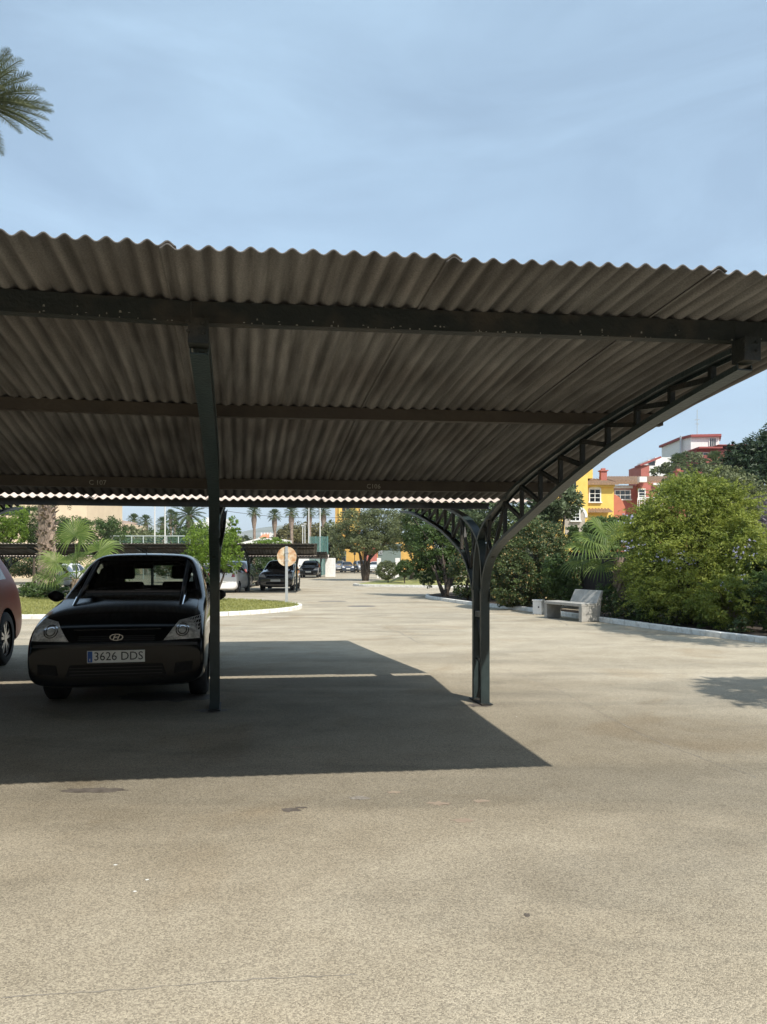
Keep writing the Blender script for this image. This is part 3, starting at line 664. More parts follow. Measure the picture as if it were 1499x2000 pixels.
def wheel_parts(root, c, r, wd, sgn, detail, rim='alloy'):
    b = MB(); prof = [(-wd/2, r*.66), (-wd/2, r*.90), (-wd*.38, r), (wd*.38, r), (wd/2, r*.90), (wd/2, r*.66)]
    n = 28 if detail else 16
    for x, rr in prof:
        for k in range(n): t = 2*math.pi*k/n; b.v.append((c[0]+x, c[1]+rr*math.cos(t), c[2]+rr*math.sin(t)))
    for j in range(len(prof)-1):
        for k in range(n): k2 = (k+1) % n; b.f.append((j*n+k, j*n+k2, (j+1)*n+k2, (j+1)*n+k))
    wl = b.build('wheel', M['rubber'], root, smooth=True); 
    q = MB(); xo = c[0]+sgn*wd*.30
    q.disc((xo-sgn*.03, c[1], c[2]), r*.655, n, 'x', .012)
    hub = q.build('brake_disc', M['plastic'], None); hub.parent = wl
    q = MB(); ns = 10 if detail else 5
    # rim ring
    for k in range(n):
        t0, t1 = 2*math.pi*k/n, 2*math.pi*(k+1)/n
        vs = []
        for t in (t0, t1):
            for rr in (r*.60, r*.665):
                for dx in (0, .02): vs.append((xo+sgn*dx, c[1]+rr*math.cos(t), c[2]+rr*math.sin(t)))
        q.add(vs, [(0, 2, 6, 4), (1, 5, 7, 3), (0, 4, 5, 1), (2, 3, 7, 6)])
    for k in range(ns):
        t = 2*math.pi*(k//2*2+(.35 if k % 2 else -.35)+.5)/ns if detail else 2*math.pi*k/ns
        q.beam((xo+sgn*.015, c[1]+r*.10*math.cos(t), c[2]+r*.10*math.sin(t)), (xo+sgn*.01, c[1]+r*.62*math.cos(t), c[2]+r*.62*math.sin(t)), r*.10, .02, (1, 0, 0))
    q.disc((xo+sgn*.012, c[1], c[2]), r*.16, 16, 'x', .03)
    o = q.build('rim', M[rim], None); o.parent = wl
def car(name, P, D, paint, label, detail=0, group=None, see=False, lev=2, rim='alloy'):
    root = empty(name, (0, 0, 0), 0, label, 'car', group, local=True)
    me = car_body(P, lev); bm = bmesh.new(); bm.from_mesh(me); bvh = BVHTree.FromBMesh(bm)
    W, Hh, L = D['W'], D['H'], D['L']; r = D['wr']; R_ = r+.055; sx, sy, sz = W/1.66, L/3.81, Hh/1.49
    # polygons of the glass (x,z) or (y,z)
    ws = [(-.69*sx, 1.055*sz), (.69*sx, 1.055*sz), (.565*sx, 1.42*sz), (-.565*sx, 1.42*sz)]
    rw = [(-.58*sx, 1.02*sz), (.58*sx, 1.02*sz), (.47*sx, 1.35*sz), (-.47*sx, 1.35*sz)]
    sw1 = [(1.50*sy, 1.02*sz), (2.32*sy, 1.02*sz), (2.32*sy, 1.38*sz), (1.96*sy, 1.36*sz)]
    sw2 = [(2.40*sy, 1.02*sz), (3.22*sy, 1.04*sz), (3.10*sy, 1.36*sz), (2.40*sy, 1.38*sz)]
    if see:
        dead = []
        def shrink(q, k=.93): cx = sum(p[0] for p in q)/4; cz = sum(p[1] for p in q)/4; return [(cx+(p[0]-cx)*k, cz+(p[1]-cz)*k) for p in q]
        for f_ in bm.faces:
            c = f_.calc_center_median()
            if c.z < .95*sz: continue
            if f_.normal.y < -.25 and inquad((c.x, c.z), shrink(ws)): dead.append(f_)
            elif f_.normal.y > .25 and inquad((c.x, c.z), shrink(rw)): dead.append(f_)
            elif abs(f_.normal.x) > .5 and (inquad((c.y, c.z), shrink(sw1, .88)) or inquad((c.y, c.z), shrink(sw2, .88))): dead.append(f_)
        bmesh.ops.delete(bm, geom=dead, context='FACES')
    # wheel arches
    wc = [(D['wf'], r), (D['wb'], r)]
    dv = [v for v in bm.verts if abs(v.co.x) > W*.30 and any((v.co.y-y)**2+(v.co.z-z)**2 < (R_*.93)**2 for y, z in wc)]
    bmesh.ops.delete(bm, geom=dv, context='VERTS')
    for v in bm.verts:
        if abs(v.co.x) > W*.30 and v.is_boundary:
            for y, z in wc:
                d = math.hypot(v.co.y-y, v.co.z-z)
                if d < R_*1.22 and v.co.z > .17: v.co.y = y+(v.co.y-y)*R_/d; v.co.z = z+(v.co.z-z)*R_/d
    bme = bpy.data.meshes.new('body'); bm.to_mesh(bme); bm.free()
    link('body', bme, M[paint], root, smooth=True)
    def dr(nm, poly, n, ax, off, m, lab=None):
        b = MB(); b.add(*drape(bvh, poly, n, ax, off)); return b.build(nm, M[m], root, smooth=True, label=lab)
    gl = 'glass' if see else 'dark_glass'
    dr('windscreen', ws, (14, 6), 'f', .004, gl); dr('rear_window', rw, (12, 5), 'r', .004, gl)
    for ax in 'sl': dr('side_window', sw1, (8, 4), ax, .003, gl); dr('side_window', sw2, (8, 4), ax, .003, gl)
    if see:  # frit border round the windscreen
        for (q, ax) in ((ws, 'f'), (rw, 'r')):
            cx = 0; cz = sum(p[1] for p in q)/4
            inn = [(p[0]*.95, cz+(p[1]-cz)*.84) for p in q]; b = MB()
            for i in range(4):
                j = (i+1) % 4; b.add(*drape(bvh, [q[i], q[j], inn[j], inn[i]], (14, 1), ax, .006))
            b.build('window_seal', M['plastic'], root, smooth=True)
    # lamps
    for sg in (-1, 1):
        hl = [(sg*.43*sx, .655*sz), (sg*.765*sx, .665*sz), (sg*.765*sx, .865*sz), (sg*.56*sx, .825*sz)]
        if sg < 0: hl = [hl[1], hl[0], hl[3], hl[2]]
        o = dr('headlight', hl, (10, 6), 'f', .006, 'lamp_clear')
        tl = [(sg*.52*sx, .82*sz), (sg*.70*sx, .82*sz), (sg*.66*sx, 1.03*sz), (sg*.56*sx, 1.0*sz)]
        dr('tail_light', tl, (4, 5), 'r', .006, 'tail')
        if detail:
            bb = MB(); cx, cz = sg*.60*sx, .745*sz; h = bvh.ray_cast(Vector((cx, -5, cz)), Vector((0, 1, 0)))[0]
            for rr, dy in ((.058, -.012), (.040, -.018)):
                for k in range(24):
                    t0, t1 = 2*math.pi*k/24, 2*math.pi*(k+1)/24
                    pts = []
                    for t in (t0, t1):
                        for q in (rr, rr-.008):
                            hh = bvh.ray_cast(Vector((cx+q*1.1*math.cos(t), -5, cz+q*math.sin(t))), Vector((0, 1, 0)))[0]; pts.append((hh.x, hh.y+dy, hh.z))
                    bb.add(pts, [(0, 1, 3, 2)])
            q = bb.build('lamp_ring', M['chrome'], None); q.parent = o
        # mirrors
        b = MB(); y = 1.42*sy; x0 = sg*.79*sx; n = 12
        for j in range(7):
            t = j/6; rad = math.sin(math.pi*min(.97, max(.06, t)))**.5
            for k in range(n):
                a = 2*math.pi*k/n; b.v.append((x0+sg*(.02+.165*t), y+.045*rad*math.cos(a), 1.00*sz+.062*rad*math.sin(a)+.01*t))
        for j in range(6):
            for k in range(n): k2 = (k+1) % n; b.f.append((j*n+k, j*n+k2, (j+1)*n+k2, (j+1)*n+k))
        b.f.append(tuple(range(n))); b.f.append(tuple(6*n+k for k in range(n)))
        b.build('wing_mirror', M['plastic' if paint != 'red_car' else paint], root, smooth=True)
    # grille, lower intake, plates
    dr('grille', [(-.34*sx, .655*sz), (.34*sx, .655*sz), (.34*sx, .705*sz), (-.34*sx, .705*sz)], (12, 2), 'f', .004, 'plastic')
    dr('lower_intake', [(-.46*sx, .33*sz), (.46*sx, .33*sz), (.42*sx, .44*sz), (-.42*sx, .44*sz)], (12, 3), 'f', .004, 'plastic')
    hz_ = .515*sz
    for ax, yy in (('f', -.012), ('r', L+.012)):
        zz = hz_ if ax == 'f' else .62*sz
        b = MB(); b.box(-.26, .26, yy-.006 if ax == 'f' else yy-.004, yy+.004 if ax == 'f' else yy+.006, zz-.055, zz+.055); pl = b.build('number_plate', M['plate'], root)
        if detail and ax == 'f':
            b = MB(); b.box(-.255, -.213, yy-.009, yy-.0065, zz-.050, zz+.050); q = b.build('country_band', M['blue'], None); q.parent = pl
            text_mesh('3626 DDS', .108, M['ink'], 'plate_text', pl, (.022, yy-.0075, zz), (R(90), 0, 0), .0008, .98)
            text_mesh('E', .03, M['plate'], 'country_letter', pl, (-.234, yy-.0105, zz-.028), (R(90), 0, 0), .0006)
    if detail:  # chrome line under the bonnet edge and oval H badge
        b = MB(); V, F = drape(bvh, [(-.40, .752*sz), (.40, .752*sz), (.40, .757*sz), (-.40, .757*sz)], (20, 1), 'f', .008); b.add(V, F); b.build('bonnet_edge_trim', M['chrome'], root)
        def strip_on(nm, poly, n_, m_, off=.007):
            q_ = MB(); q_.add(*drape(bvh, poly, n_, 'f', off)); return q_.build(nm, M[m_], root, smooth=True)
        strip_on('bumper_moulding', [(-.745, .605), (.745, .605), (.745, .632), (-.745, .632)], (30, 2), 'moulding', .012)
        for sg in (-1, 1):
            strip_on('fog_lamp_recess', [(sg*.52, .345), (sg*.70, .365), (sg*.70, .455), (sg*.54, .44)], (5, 4), 'plastic')
            q_ = MB(); P_ = [bvh.ray_cast(Vector((-.30+sg*.30+.46*t*.9, -5, 1.07+.035*t)), Vector((0, 1, 0)))[0]+Vector((0, -.014, .004)) for t in [k/8 for k in range(9)]]; q_.tube(P_, .008, 5); q_.build('wiper', M['plastic'], root)
            strip_on('bonnet_gap', [(sg*.42, .648), (sg*.785, .652), (sg*.785, .656), (sg*.42, .653)], (14, 1), 'seat', .009)
        for k_ in range(3): strip_on('grille_bar', [(-.35, .662+.016*k_), (.35, .662+.016*k_), (.35, .667+.016*k_), (-.35, .667+.016*k_)], (16, 1), 'moulding', .010)
        for k_ in range(3): strip_on('intake_bar', [(-.42, .35+.03*k_), (.42, .35+.03*k_), (.42, .356+.03*k_), (-.42, .356+.03*k_)], (16, 1), 'moulding', .010)
        h = bvh.ray_cast(Vector((0, -5, .69)), Vector((0, 1, 0)))[0]; b = MB()
        y0 = h.y-.032
        for k in range(28):
            t0, t1 = 2*math.pi*k/28, 2*math.pi*(k+1)/28
            b.add([(.062*math.cos(t), y0-.0, .69+.031*math.sin(t)) for t in (t0, t1)]+[(.054*math.cos(t), y0, .69+.025*math.sin(t)) for t in (t1, t0)], [(0, 1, 2, 3)])
        for x0 in (-.020, .020): b.beam((x0-.010, y0, .669), (x0+.010, y0, .711), .008, .003, (0, 1, 0))
        b.beam((-.022, y0, .686), (.022, y0, .694), .007, .003, (0, 1, 0))
        b.build('badge', M['badge'], root)
    if see:
        b = MB()
        b.box(-.72, .72, .95, 3.5, .20, .30); b.box(-.70, .70, 1.12, 1.42, .60, .96); b.build('dashboard', M['seat'], root)
        for x in (-.36, .36):
            b = MB(); b.sweep([(x, 2.0, .50), (x, 2.42, .46), (x, 2.52, .60), (x, 2.62, .85), (x, 2.68, 1.12)], .48, .11, (1, 0, 0)); s_ = b.build('seat', M['seat'], root, smooth=True, bevel=.03)
            b = MB(); b.sweep([(x, 2.67, 1.16), (x, 2.69, 1.25), (x, 2.70, 1.33)], .25, .09, (1, 0, 0)); q = b.build('headrest', M['seat'], None, bevel=.03); q.parent = s_
        b = MB(); b.sweep([(0, 2.9, .5), (0, 3.3, .55), (0, 3.40, .8), (0, 3.44, 1.05)], 1.2, .12, (1, 0, 0)); s_ = b.build('seat', M['seat'], root, bevel=.03)
        b = MB()
        b.tube([(-.36+.18*math.cos(t), 1.62+.07*math.sin(t), .93+.16*math.sin(t)) for t in [2*math.pi*i/20 for i in range(21)]], .014, 6); b.build('steering_wheel', M['plastic'], root)
        b = MB(); b.obox((0, 1.80, 1.30), .22, .03, .065); b.build('rear_view_mirror', M['plastic'], root, bevel=.01)
    b = MB(); b.tube([(0, 2.0*sy, Hh*.985), (0, 2.12*sy, Hh*.985+.10)], .004, 5); b.build('aerial', M['plastic'], root)
    tw = .19 if D['W'] < 1.75 else .22
    for (y, z) in wc:
        for sg in (-1, 1): wheel_parts(root, (sg*(W/2-tw/2-.025), y, r), r, tw, sg, detail or paint == 'red_car', rim)
    # underbody
    b = MB(); b.box(-W*.30, W*.30, .25, L-.25, .2, .45); b.build('underbody', M['plastic'], root)
    # wheel housings
    b = MB()
    for y, z in wc:
        for sg in (-1, 1):
            n = 12
            for k in range(n):
                t0, t1 = math.pi*k/n-.1, math.pi*(k+1)/n+.0; xa, xb = sg*W*.30, sg*(W/2-.03)
                b.add([(xx, y+(R_+.003)*math.cos(t), z+(R_+.003)*math.sin(t)) for t in (t0, t1) for xx in (xa, xb)], [(0, 1, 3, 2)])
    b.build('wheel_housing', M['plastic'], root)
    return root
def place(o, x, y, rz, z=None): o.location = (x, y, G(y) if z is None else z); o.rotation_euler = (0, 0, rz); return o
ca = car('parked_car', HP, HATCH, 'black_car', 'small black hatchback with plate 3626 DDS parked nose-out under the carport', detail=1, see=True, lev=3, rim='plastic')
ca.scale = (.97, 1, 1); place(ca, -2.46, 6.60, math.atan(.192))
SUV = dict(L=4.45, W=1.86, H=1.64, wr=.355, wf=.90, wb=3.56)
rc = car('parked_car', SP, SUV, 'red_car', 'dark red sport utility car cut off at the left edge of the photo', lev=3)
place(rc, -5.19, 5.89, math.atan(.206))
wcar = car('parked_car', HP, HATCH, 'white_car', 'white hatchback seen from behind, partly hidden by the dark carport post', lev=2)
place(wcar, X(443, 36), 34.7+3.81, R(180))
dsuv = car('parked_car', SP, SUV, 'dark_car', 'charcoal car facing out under the far carport behind the round sign', lev=2)
place(dsuv, X(541, 38), 37.6, R(1))
def cp_car(src, x, y, rz, label, group=None):
    c = copy_tree(src); c['label'] = label
    if group: c['group'] = group
    place(c, x, y, rz); return c
cp_car(dsuv, X(605, 68), 67, 0, 'small dark car in front of the white wall, under the farthest carport')
cp_car(dsuv, X(460, 43), 47, R(180), 'dark car beyond the white hatchback, only its roof showing')
cp_car(wcar, X(122, 42), 45, R(180), 'white car half hidden behind the rough palm trunk')
cp_car(wcar, X(398, 43), 46, R(180), 'white car glimpsed between the black hatchback and the carport post')
scar = car('parked_car', SP, SUV, 'silver_car', 'leftmost car of the far row beyond the gateway, silver, next to the white wall', lev=1, group='cars in the far row before the ochre building')
GR = 'cars in the far row before the ochre building'
place(scar, X(664, 96), 96, R(4))
bcar = car('parked_car', HP, HATCH, 'blue_car', 'blue grey car second from left in the far row beyond the gateway', lev=1, group=GR); place(bcar, X(681, 95), 95, R(8))
cp_car(dsuv, X(699, 96), 96, R(-4), 'black car in the middle of the far row, before the ochre building', GR)
cp_car(scar, X(714, 95), 95, R(12), 'silver car second from right in the far row, near the olive trunk', GR)
cp_car(wcar, X(729, 94), 94, R(-8), 'white car rightmost in the far row, beside the grey gate house', GR)

# ------------------------------------------------------------ vegetation builders
def plant(name, label, cat, ells, n, size, aspect, lm, trunk=None, group=None, inner=.45, clump=70, cr=.28, droop=0, extra=None, updir=.3, base=None):
    c0 = ells[0]; bx, by = base or (c0[0], c0[1]); root = empty(name, (bx, by, G(by)), 0, label, cat, group)
    P, Nn = crown_points(ells, n, inner, clump, cr)
    gz = G(by)+.08; keep = P[:, 2] > gz; leaves('crown', P[keep], size, aspect, lm, root, droop, updir, Nn[keep])
    if trunk:
        r, tops = trunk; b = MB(); base_p = Vector((bx, by, G(by)))
        for (tx, ty, tz) in tops:
            e = Vector((tx, ty, tz)); mid = base_p.lerp(e, .5)+Vector((random.uniform(-.1, .1), random.uniform(-.1, .1), 0)); off = Vector((random.uniform(-r, r), random.uniform(-r, r), 0))*.6
            b.tube([base_p+off, base_p.lerp(mid, .5)+off, mid, mid.lerp(e, .5), e], [r, r*.85, r*.65, r*.45, r*.2], 8)
        for i in range(6+len(tops)*2):
            t = random.choice(tops); e = Vector(t); s_ = base_p.lerp(e, random.uniform(.45, .8)); el = random.choice(ells); q = Vector((el[0]+random.uniform(-.7, .7)*el[3], el[1]+random.uniform(-.7, .7)*el[4], el[2]+random.uniform(-.4, .7)*el[5]))
            b.tube([s_, s_.lerp(q, .5)+Vector((0, 0, .05)), q], [r*.35, r*.22, r*.06], 5)
        b.build('trunk', M['bark'], root, smooth=True)
    return root
def E(px, py, z, rx, rz, ry=None): return (X(px, z), z, H(py, z), rx, ry or rx, rz)
def fan_frond(mb, hub, dirv, rad, nb=34, spread=150, fold=.12, droop=.25, face=0):
    """one palmate leaf: narrow pleated blades joined near the hub and free towards the tips"""
    d = Vector(dirv).normalized(); up = Vector((0, 0, 1)); sd = d.cross(up)
    if sd.length < .1: sd = Vector((1, 0, 0))
    sd.normalize(); nrm = sd.cross(d).normalized(); hub = Vector(hub)
    if face: sd = d.cross((up*(1-face)+Vector((random.uniform(-.3, .3), -1, 0))*face).normalized()).normalized(); nrm = sd.cross(d).normalized()
    for i in range(nb):
        t = -1+2*(i+.5)/nb; an = R(spread)*t; L = rad*(1-.28*abs(t)**1.5)*random.uniform(.9, 1.05)
        e = (d*math.cos(an)+sd*math.sin(an)); pw = R(spread)/nb*1.0; s2 = nrm.cross(e).normalized()
        z1 = fold*L*.15*(1 if i % 2 else -1)*.3
        p0 = hub; p1 = hub+e*L*.55+nrm*(.10*L*abs(t)); p2 = hub+e*L*.80+nrm*.06*L*abs(t)-up*(droop*.25*L); p3 = hub+e*L*.97-up*(droop*L*.62)
        w1 = L*.55*pw*.80
        mb.add([p0, p1+s2*w1+nrm*z1, p1-nrm*w1*.5, p1-s2*w1+nrm*z1, p2+s2*w1*.6, p2-nrm*w1*.3, p2-s2*w1*.6, p3], [(0, 1, 2), (0, 2, 3), (1, 4, 5, 2), (2, 5, 6, 3), (4, 7, 5), (5, 7, 6)])
def fan_palm(name, label, base, th, fronds, tr=.13, lm=None, group=None, face=.4, drp=.4):
    lm = lm or L_palm; root = empty(name, base, 0, label, 'palm', group); B = Vector(base)
    b = MB(); n = 14; rows = max(6, int(th/.12))
    for j in range(rows+1):
        t = j/rows; rr = tr*(1.25-.35*t)
        for k in range(n):
            a = 2*math.pi*k/n; q = rr*(1+(.16 if (k+j) % 2 else -.06)); b.v.append((B.x+q*math.cos(a), B.y+q*math.sin(a), B.z+th*t))
    for j in range(rows):
        for k in range(n): k2 = (k+1) % n; b.f.append((j*n+k, j*n+k2, (j+1)*n+k2, (j+1)*n+k))
    # old leaf stubs
    for i in range(int(th*30)):
        a = random.uniform(0, 6.28); zz = random.uniform(0.05, 1)*th; r0 = tr*(1.25-.35*zz/th); c = Vector((B.x+r0*math.cos(a), B.y+r0*math.sin(a), B.z+zz))
        b.beam(c, c+Vector((math.cos(a)*.09, math.sin(a)*.09, .10)), .045, .012, (0, 0, 1))
    b.build('trunk', M['palm_bark'], root)
    for (dx, dy, dz, pl, rad) in fronds:
        d = Vector((dx, dy, dz)).normalized(); st = B+Vector((0, 0, th*.96)); hub = st+d*pl-Vector((0, 0, .06*pl))
        m_ = MB(); m_.tube([st, st.lerp(hub, .5)+Vector((0, 0, .04*pl)), hub], [.018, .013, .009], 5)
        fd = (d+Vector((0, 0, -.25))).normalized(); fan_frond(m_, hub, fd, rad, face=face, droop=drp)
        m_.build('frond', lm, root)
    return root
def feather_frond(mb, p0, d, L, n=46, droop=.9, ll=.42, wdt=.028):
    d = Vector(d).normalized(); pts = []; p = Vector(p0); v = d.copy(); st = L/n
    for i in range(n+1):
        pts.append(p.copy()); p = p+v*st; v = (v+Vector((0, 0, -droop/n))).normalized()
    mb.tube(pts[::3], [.03*(1-i/len(pts[::3]))+.005 for i in range(len(pts[::3]))], 4)
    for i in range(4, n+1):
        t = i/n; q = pts[i]; dd = (pts[min(i+1, n)]-pts[i-1]).normalized(); sd = dd.cross(Vector((0, 0, 1)))
        if sd.length < .05: sd = Vector((1, 0, 0))
        sd.normalize(); up = sd.cross(dd); l = ll*(math.sin(math.pi*min(1, .12+.86*t))**.6)*random.uniform(.85, 1.1)
        for sg in (-1, 1):
            for lift in (.55, .1):
                e = (dd*random.uniform(.75, 1.0)+sd*sg*.8+up*(lift+random.uniform(-.2, .2))).normalized(); w_ = dd*wdt*.5
                tip = q+e*l-Vector((0, 0, .06*l)); mb.add([q-w_, q+w_, q+e*l*.5+w_*.9, tip, q+e*l*.5-w_*.9], [(0, 1, 2, 4), (4, 2, 3)])
def date_palm(name, label, base, th, nf, L, group=None, tr=.26, lm=None, seedv=1, ll=.42, n=46, droop=.9, wdt=.028, extra=(), low=-55):
    root = empty(name, base, 0, label, 'palm', group); B = Vector(base); b = MB(); m = 14; rows = int(max(8, th/.22))
    for j in range(rows+1):
        t = j/rows; rr = tr*(1.15-.2*t+.5*max(0, .08-t)*4)
        for k in range(m):
            a = 2*math.pi*k/m; q = rr*(1+(.12 if (k+j) % 2 else -.05)); b.v.append((B.x+q*math.cos(a), B.y+q*math.sin(a), B.z+th*t))
    for j in range(rows):
        for k in range(m): k2 = (k+1) % m; b.f.append((j*m+k, j*m+k2, (j+1)*m+k2, (j+1)*m+k))
    for i in range(int(th*45)):
        a = random.uniform(0, 6.28); zz = random.uniform(.05, th); c = Vector((B.x+tr*math.cos(a), B.y+tr*math.sin(a), B.z+zz)); o_ = Vector((math.cos(a), math.sin(a), 0))
        b.beam(c, c+o_*random.uniform(.10, .20)+Vector((0, 0, random.uniform(.05, .16))), random.uniform(.06, .12), .02, (0, 0, 1))
    b.build('trunk', M['palm_bark'], root)
    rnd = random.Random(seedv); c = MB(); top = B+Vector((0, 0, th))
    for i in range(nf):
        a = 2.399*i; el = math.sin(R(80-(80-low)*(i/nf)))
        v = Vector((math.cos(a)*math.sqrt(max(.05, 1-el*el)), math.sin(a)*math.sqrt(max(.05, 1-el*el)), el+.15)); feather_frond(c, top, v, L*rnd.uniform(.85, 1.05), n, droop*rnd.uniform(.8, 1.2), ll, wdt)
    for v in extra: feather_frond(c, top, v, L, n, droop*.8, ll, wdt)
    c.build('crown', lm or L_date, root)
    return root

# ---- right side planting
plant('clipped_shrub', 'dense rounded dark green shrub with reddish tips beside the steel post', 'shrub',
      [E(1030, 1100, 20.5, 1.0, 1.25, .9), E(1045, 1065, 20.8, .95, .80, .8), E(1000, 1130, 20.3, .75, .85, .7), E(1085, 1130, 20.8, .7, .8)], 52000, .062, 1.8, L_dark, (.05, [(X(1035, 20.5), 20.5, 1.6), (X(1010, 20.5), 20.6, 1.5)]), clump=240, cr=.17, inner=.75)
plant('young_shrub', 'paler leafy shrub just left of the concrete bench', 'shrub', [E(1085, 1125, 18.7, .42, .55), E(1110, 1150, 18.5, .33, .4)], 5200, .085, 2, L_mid, (.03, [(X(1085, 18.7), 18.7, 1.1)]), clump=60, cr=.25)
plant('loquat_tree', 'large-leaved dark tree rising behind the clipped shrub, touching the yellow house', 'tree', [E(1080, 975, 27, 1.05, .95), E(1050, 1005, 27, .9, .8), E(1100, 965, 27.4, .45, .6)], 7500, .19, 3, L_loquat, (.12, [(X(1080, 27), 27, 3.2), (X(1040, 27), 27, 3.0), (X(1105, 27), 27, 3.3)]), clump=70, cr=.25)
plant('loquat_tree', 'large-leaved tree seen through the lattice of the steel arch', 'tree', [E(965, 1005, 26, 1.25, .95), E(1010, 1030, 26.4, .9, .8), E(930, 1030, 26, .8, .7)], 8500, .18, 3, L_loquat, (.12, [(X(965, 26), 26, 3.0), (X(990, 26), 26, 2.6), (X(935, 26), 26, 2.4)]), clump=70, cr=.25)
plant('multi_stem_shrub', 'big dark shrub on several leaning trunks left of the steel post', 'shrub', [E(855, 1065, 30, 1.25, 1.35), E(890, 1040, 30, 1.1, 1.3), E(825, 1030, 31, .9, 1.0), E(875, 1105, 29.5, 1.0, .8), E(840, 1110, 30, .8, .75)], 30000, .10, 1.8, L_mid,
      (.10, [(X(850, 28.5), 28.6, 1.2), (X(880, 28.5), 28.6, 1.3), (X(900, 28.5), 28.6, 1.2), (X(866, 28.5), 28.6, 1.6)]), clump=150, cr=.2, base=(X(872, 28.2), 28.3))
plant('hedge_shrub', 'dark shrub low behind the paired steel columns', 'shrub', [E(915, 1110, 25.5, .7, 1.1), E(940, 1080, 25.5, .7, .9), E(965, 1120, 24, .6, .8)], 12000, .09, 1.8, L_dark, (.05, [(X(920, 25.5), 25.5, 1.2)]), clump=90, cr=.22, inner=.6)
# big yellow green shrub
big = [E(1350, 1110, 15.6, 1.30, 1.10, 1.1), E(1345, 1010, 15.9, 1.05, .90, .9), E(1365, 965, 16, .50, .42), E(1280, 1050, 16, .65, .75, .7), E(1440, 1090, 15, .60, .95, .8), E(1270, 1130, 16.2, .6, .75), E(1425, 1010, 15.5, .55, .65), E(1330, 1170, 15.2, .95, .62, .7), E(1430, 1180, 14, .62, .55)]
bs = plant('flowering_shrub', 'huge arching yellow-green shrub with lilac flowers at the right of the bench', 'shrub', big, 98000, .075, 3.2, L_yellow, (.05, [(X(1350, 15.6), 15.6, 2.0), (X(1300, 15.8), 15.8, 1.8), (X(1400, 15.4), 15.4, 1.8)]), clump=190, cr=.20, droop=.1, inner=.62)
# long arching sprays
P = []
for i in range(1050):
    e = big[RS.randint(len(big))]; d = RS.normal(size=3); d /= np.linalg.norm(d); d[2] = abs(d[2])*.9 if RS.rand() < .75 else d[2]*.5
    p = np.array(e[:3])+d*np.array(e[3:6])*.9; v = d*np.array([1, 1, 1.1]); v /= np.linalg.norm(v); L_ = RS.uniform(.15, .62)
    for k in range(34):
        t = k/34; P.append(p+v*L_*t+np.array([0, 0, -.35*L_*t*t])+RS.normal(size=3)*.014)
P = np.array(P); P = P[P[:, 2] > .2]
leaves('spray_leaves', P, .06, 3.4, L_yellow, bs, 0, .2)
P, _ = crown_points([E(1240, 1065, 15.4, .35, .2), E(1320, 1090, 14.8, .5, .25), E(1455, 1080, 14.3, .4, .3), E(1450, 1150, 13.9, .4, .3), E(1225, 1015, 15.6, .25, .15)], 420, .2, 26, .16)
fl = leaves('flowers', P, .04, 1.3, L_lilac, bs); fl['kind'] = 'stuff'
plant('mauve_shrub', 'grey mauve dry looking climber at the right edge above the yellow-green shrub', 'shrub', [E(1490, 1000, 18.5, .6, .5), E(1530, 1040, 18, .8, .7), E(1475, 1045, 18.5, .35, .4)], 9000, .07, 3, L_grey, (.05, [(X(1520, 18.5), 18.5, 2.0)]), clump=60, cr=.25)
plant('fern_shrub', 'darker green shrub low at the right edge behind the kerb', 'shrub', [E(1500, 1170, 13.6, .55, .55), E(1470, 1120, 14.5, .4, .5)], 9000, .07, 2.2, L_mid, (.03, [(X(1500, 13.6), 13.6, .9)]), clump=80, cr=.22)
for i, (px, py, z, r_) in enumerate(((1200, 1185, 16.4, .26), (1262, 1205, 15.6, .24), (1325, 1215, 14.9, .28), (1390, 1222, 14.2, .25), (1448, 1232, 13.4, .24), (1180, 1170, 17.2, .3), (1235, 1195, 16.2, .2))):
    plant('low_plant', ['low green plant at the foot of the young fan palm', 'small plant behind the kerb right of the fan palm trunk', 'low leafy plant behind the kerb below the middle of the yellow-green shrub', 'low leafy plant behind the kerb, third from the right edge', 'low plant nearest the right edge behind the kerb', 'low plant tucked behind the right end of the concrete bench', 'small tuft between the fan palm trunk and the kerb'][i], 'plant',
          [E(px, py, z, r_, r_*1.2)], 1500, .07, 2.2, L_mid if i % 2 else L_dark, (.012, [(X(px, z), z, .3)]), group='low plants along the kerb', clump=22, cr=.35)
fan_palm('fan_palm', 'young green fan palm leaning over the concrete bench', (X(1210, 18.0), 18.0, G(18)+.05), 1.42,
         [(-.95, -.3, .38, 1.0, .72), (-1, .1, .05, .85, .70), (-.5, .1, 1, .85, .80), (.05, .2, 1, .65, .72), (.7, .2, .6, .7, .6), (-.75, -.6, -.1, .75, .6), (.5, -.5, .35, .6, .55), (-.75, .5, .75, .9, .7), (.8, .5, .2, .5, .55), (-.95, -.4, .62, .95, .65), (0, .8, .5, .6, .55), (-.3, -.8, .25, .6, .6)], .12, face=.25, drp=.6)
plant('conifer_tree', 'tall dark conifer at the right edge in front of the red brick house', 'tree', [E(1490, 905, 38, 1.7, 1.4), E(1450, 900, 38, .95, 1.0), E(1520, 880, 38.5, 1.5, 1.6), E(1485, 945, 37.5, 2.0, 1.0), E(1447, 945, 37, 1.1, .8), E(1440, 875, 38, .4, .45)], 26000, .24, 4, L_conif, (.2, [(X(1490, 38), 38, 6.5), (X(1460, 38), 38, 5.5)]), clump=120, cr=.2)
plant('garden_tree', 'mid green tree below the white tower behind the yellow-green shrub', 'tree', [E(1385, 935, 36, 1.5, .8), E(1330, 960, 34, 1.2, .8), E(1430, 975, 33, 1.6, 1.1)], 17000, .16, 2.2, L_olive, (.15, [(X(1380, 35), 35, 4.5), (X(1330, 35), 35, 4.0)]), clump=110, cr=.22, base=(X(1370, 35), 35))
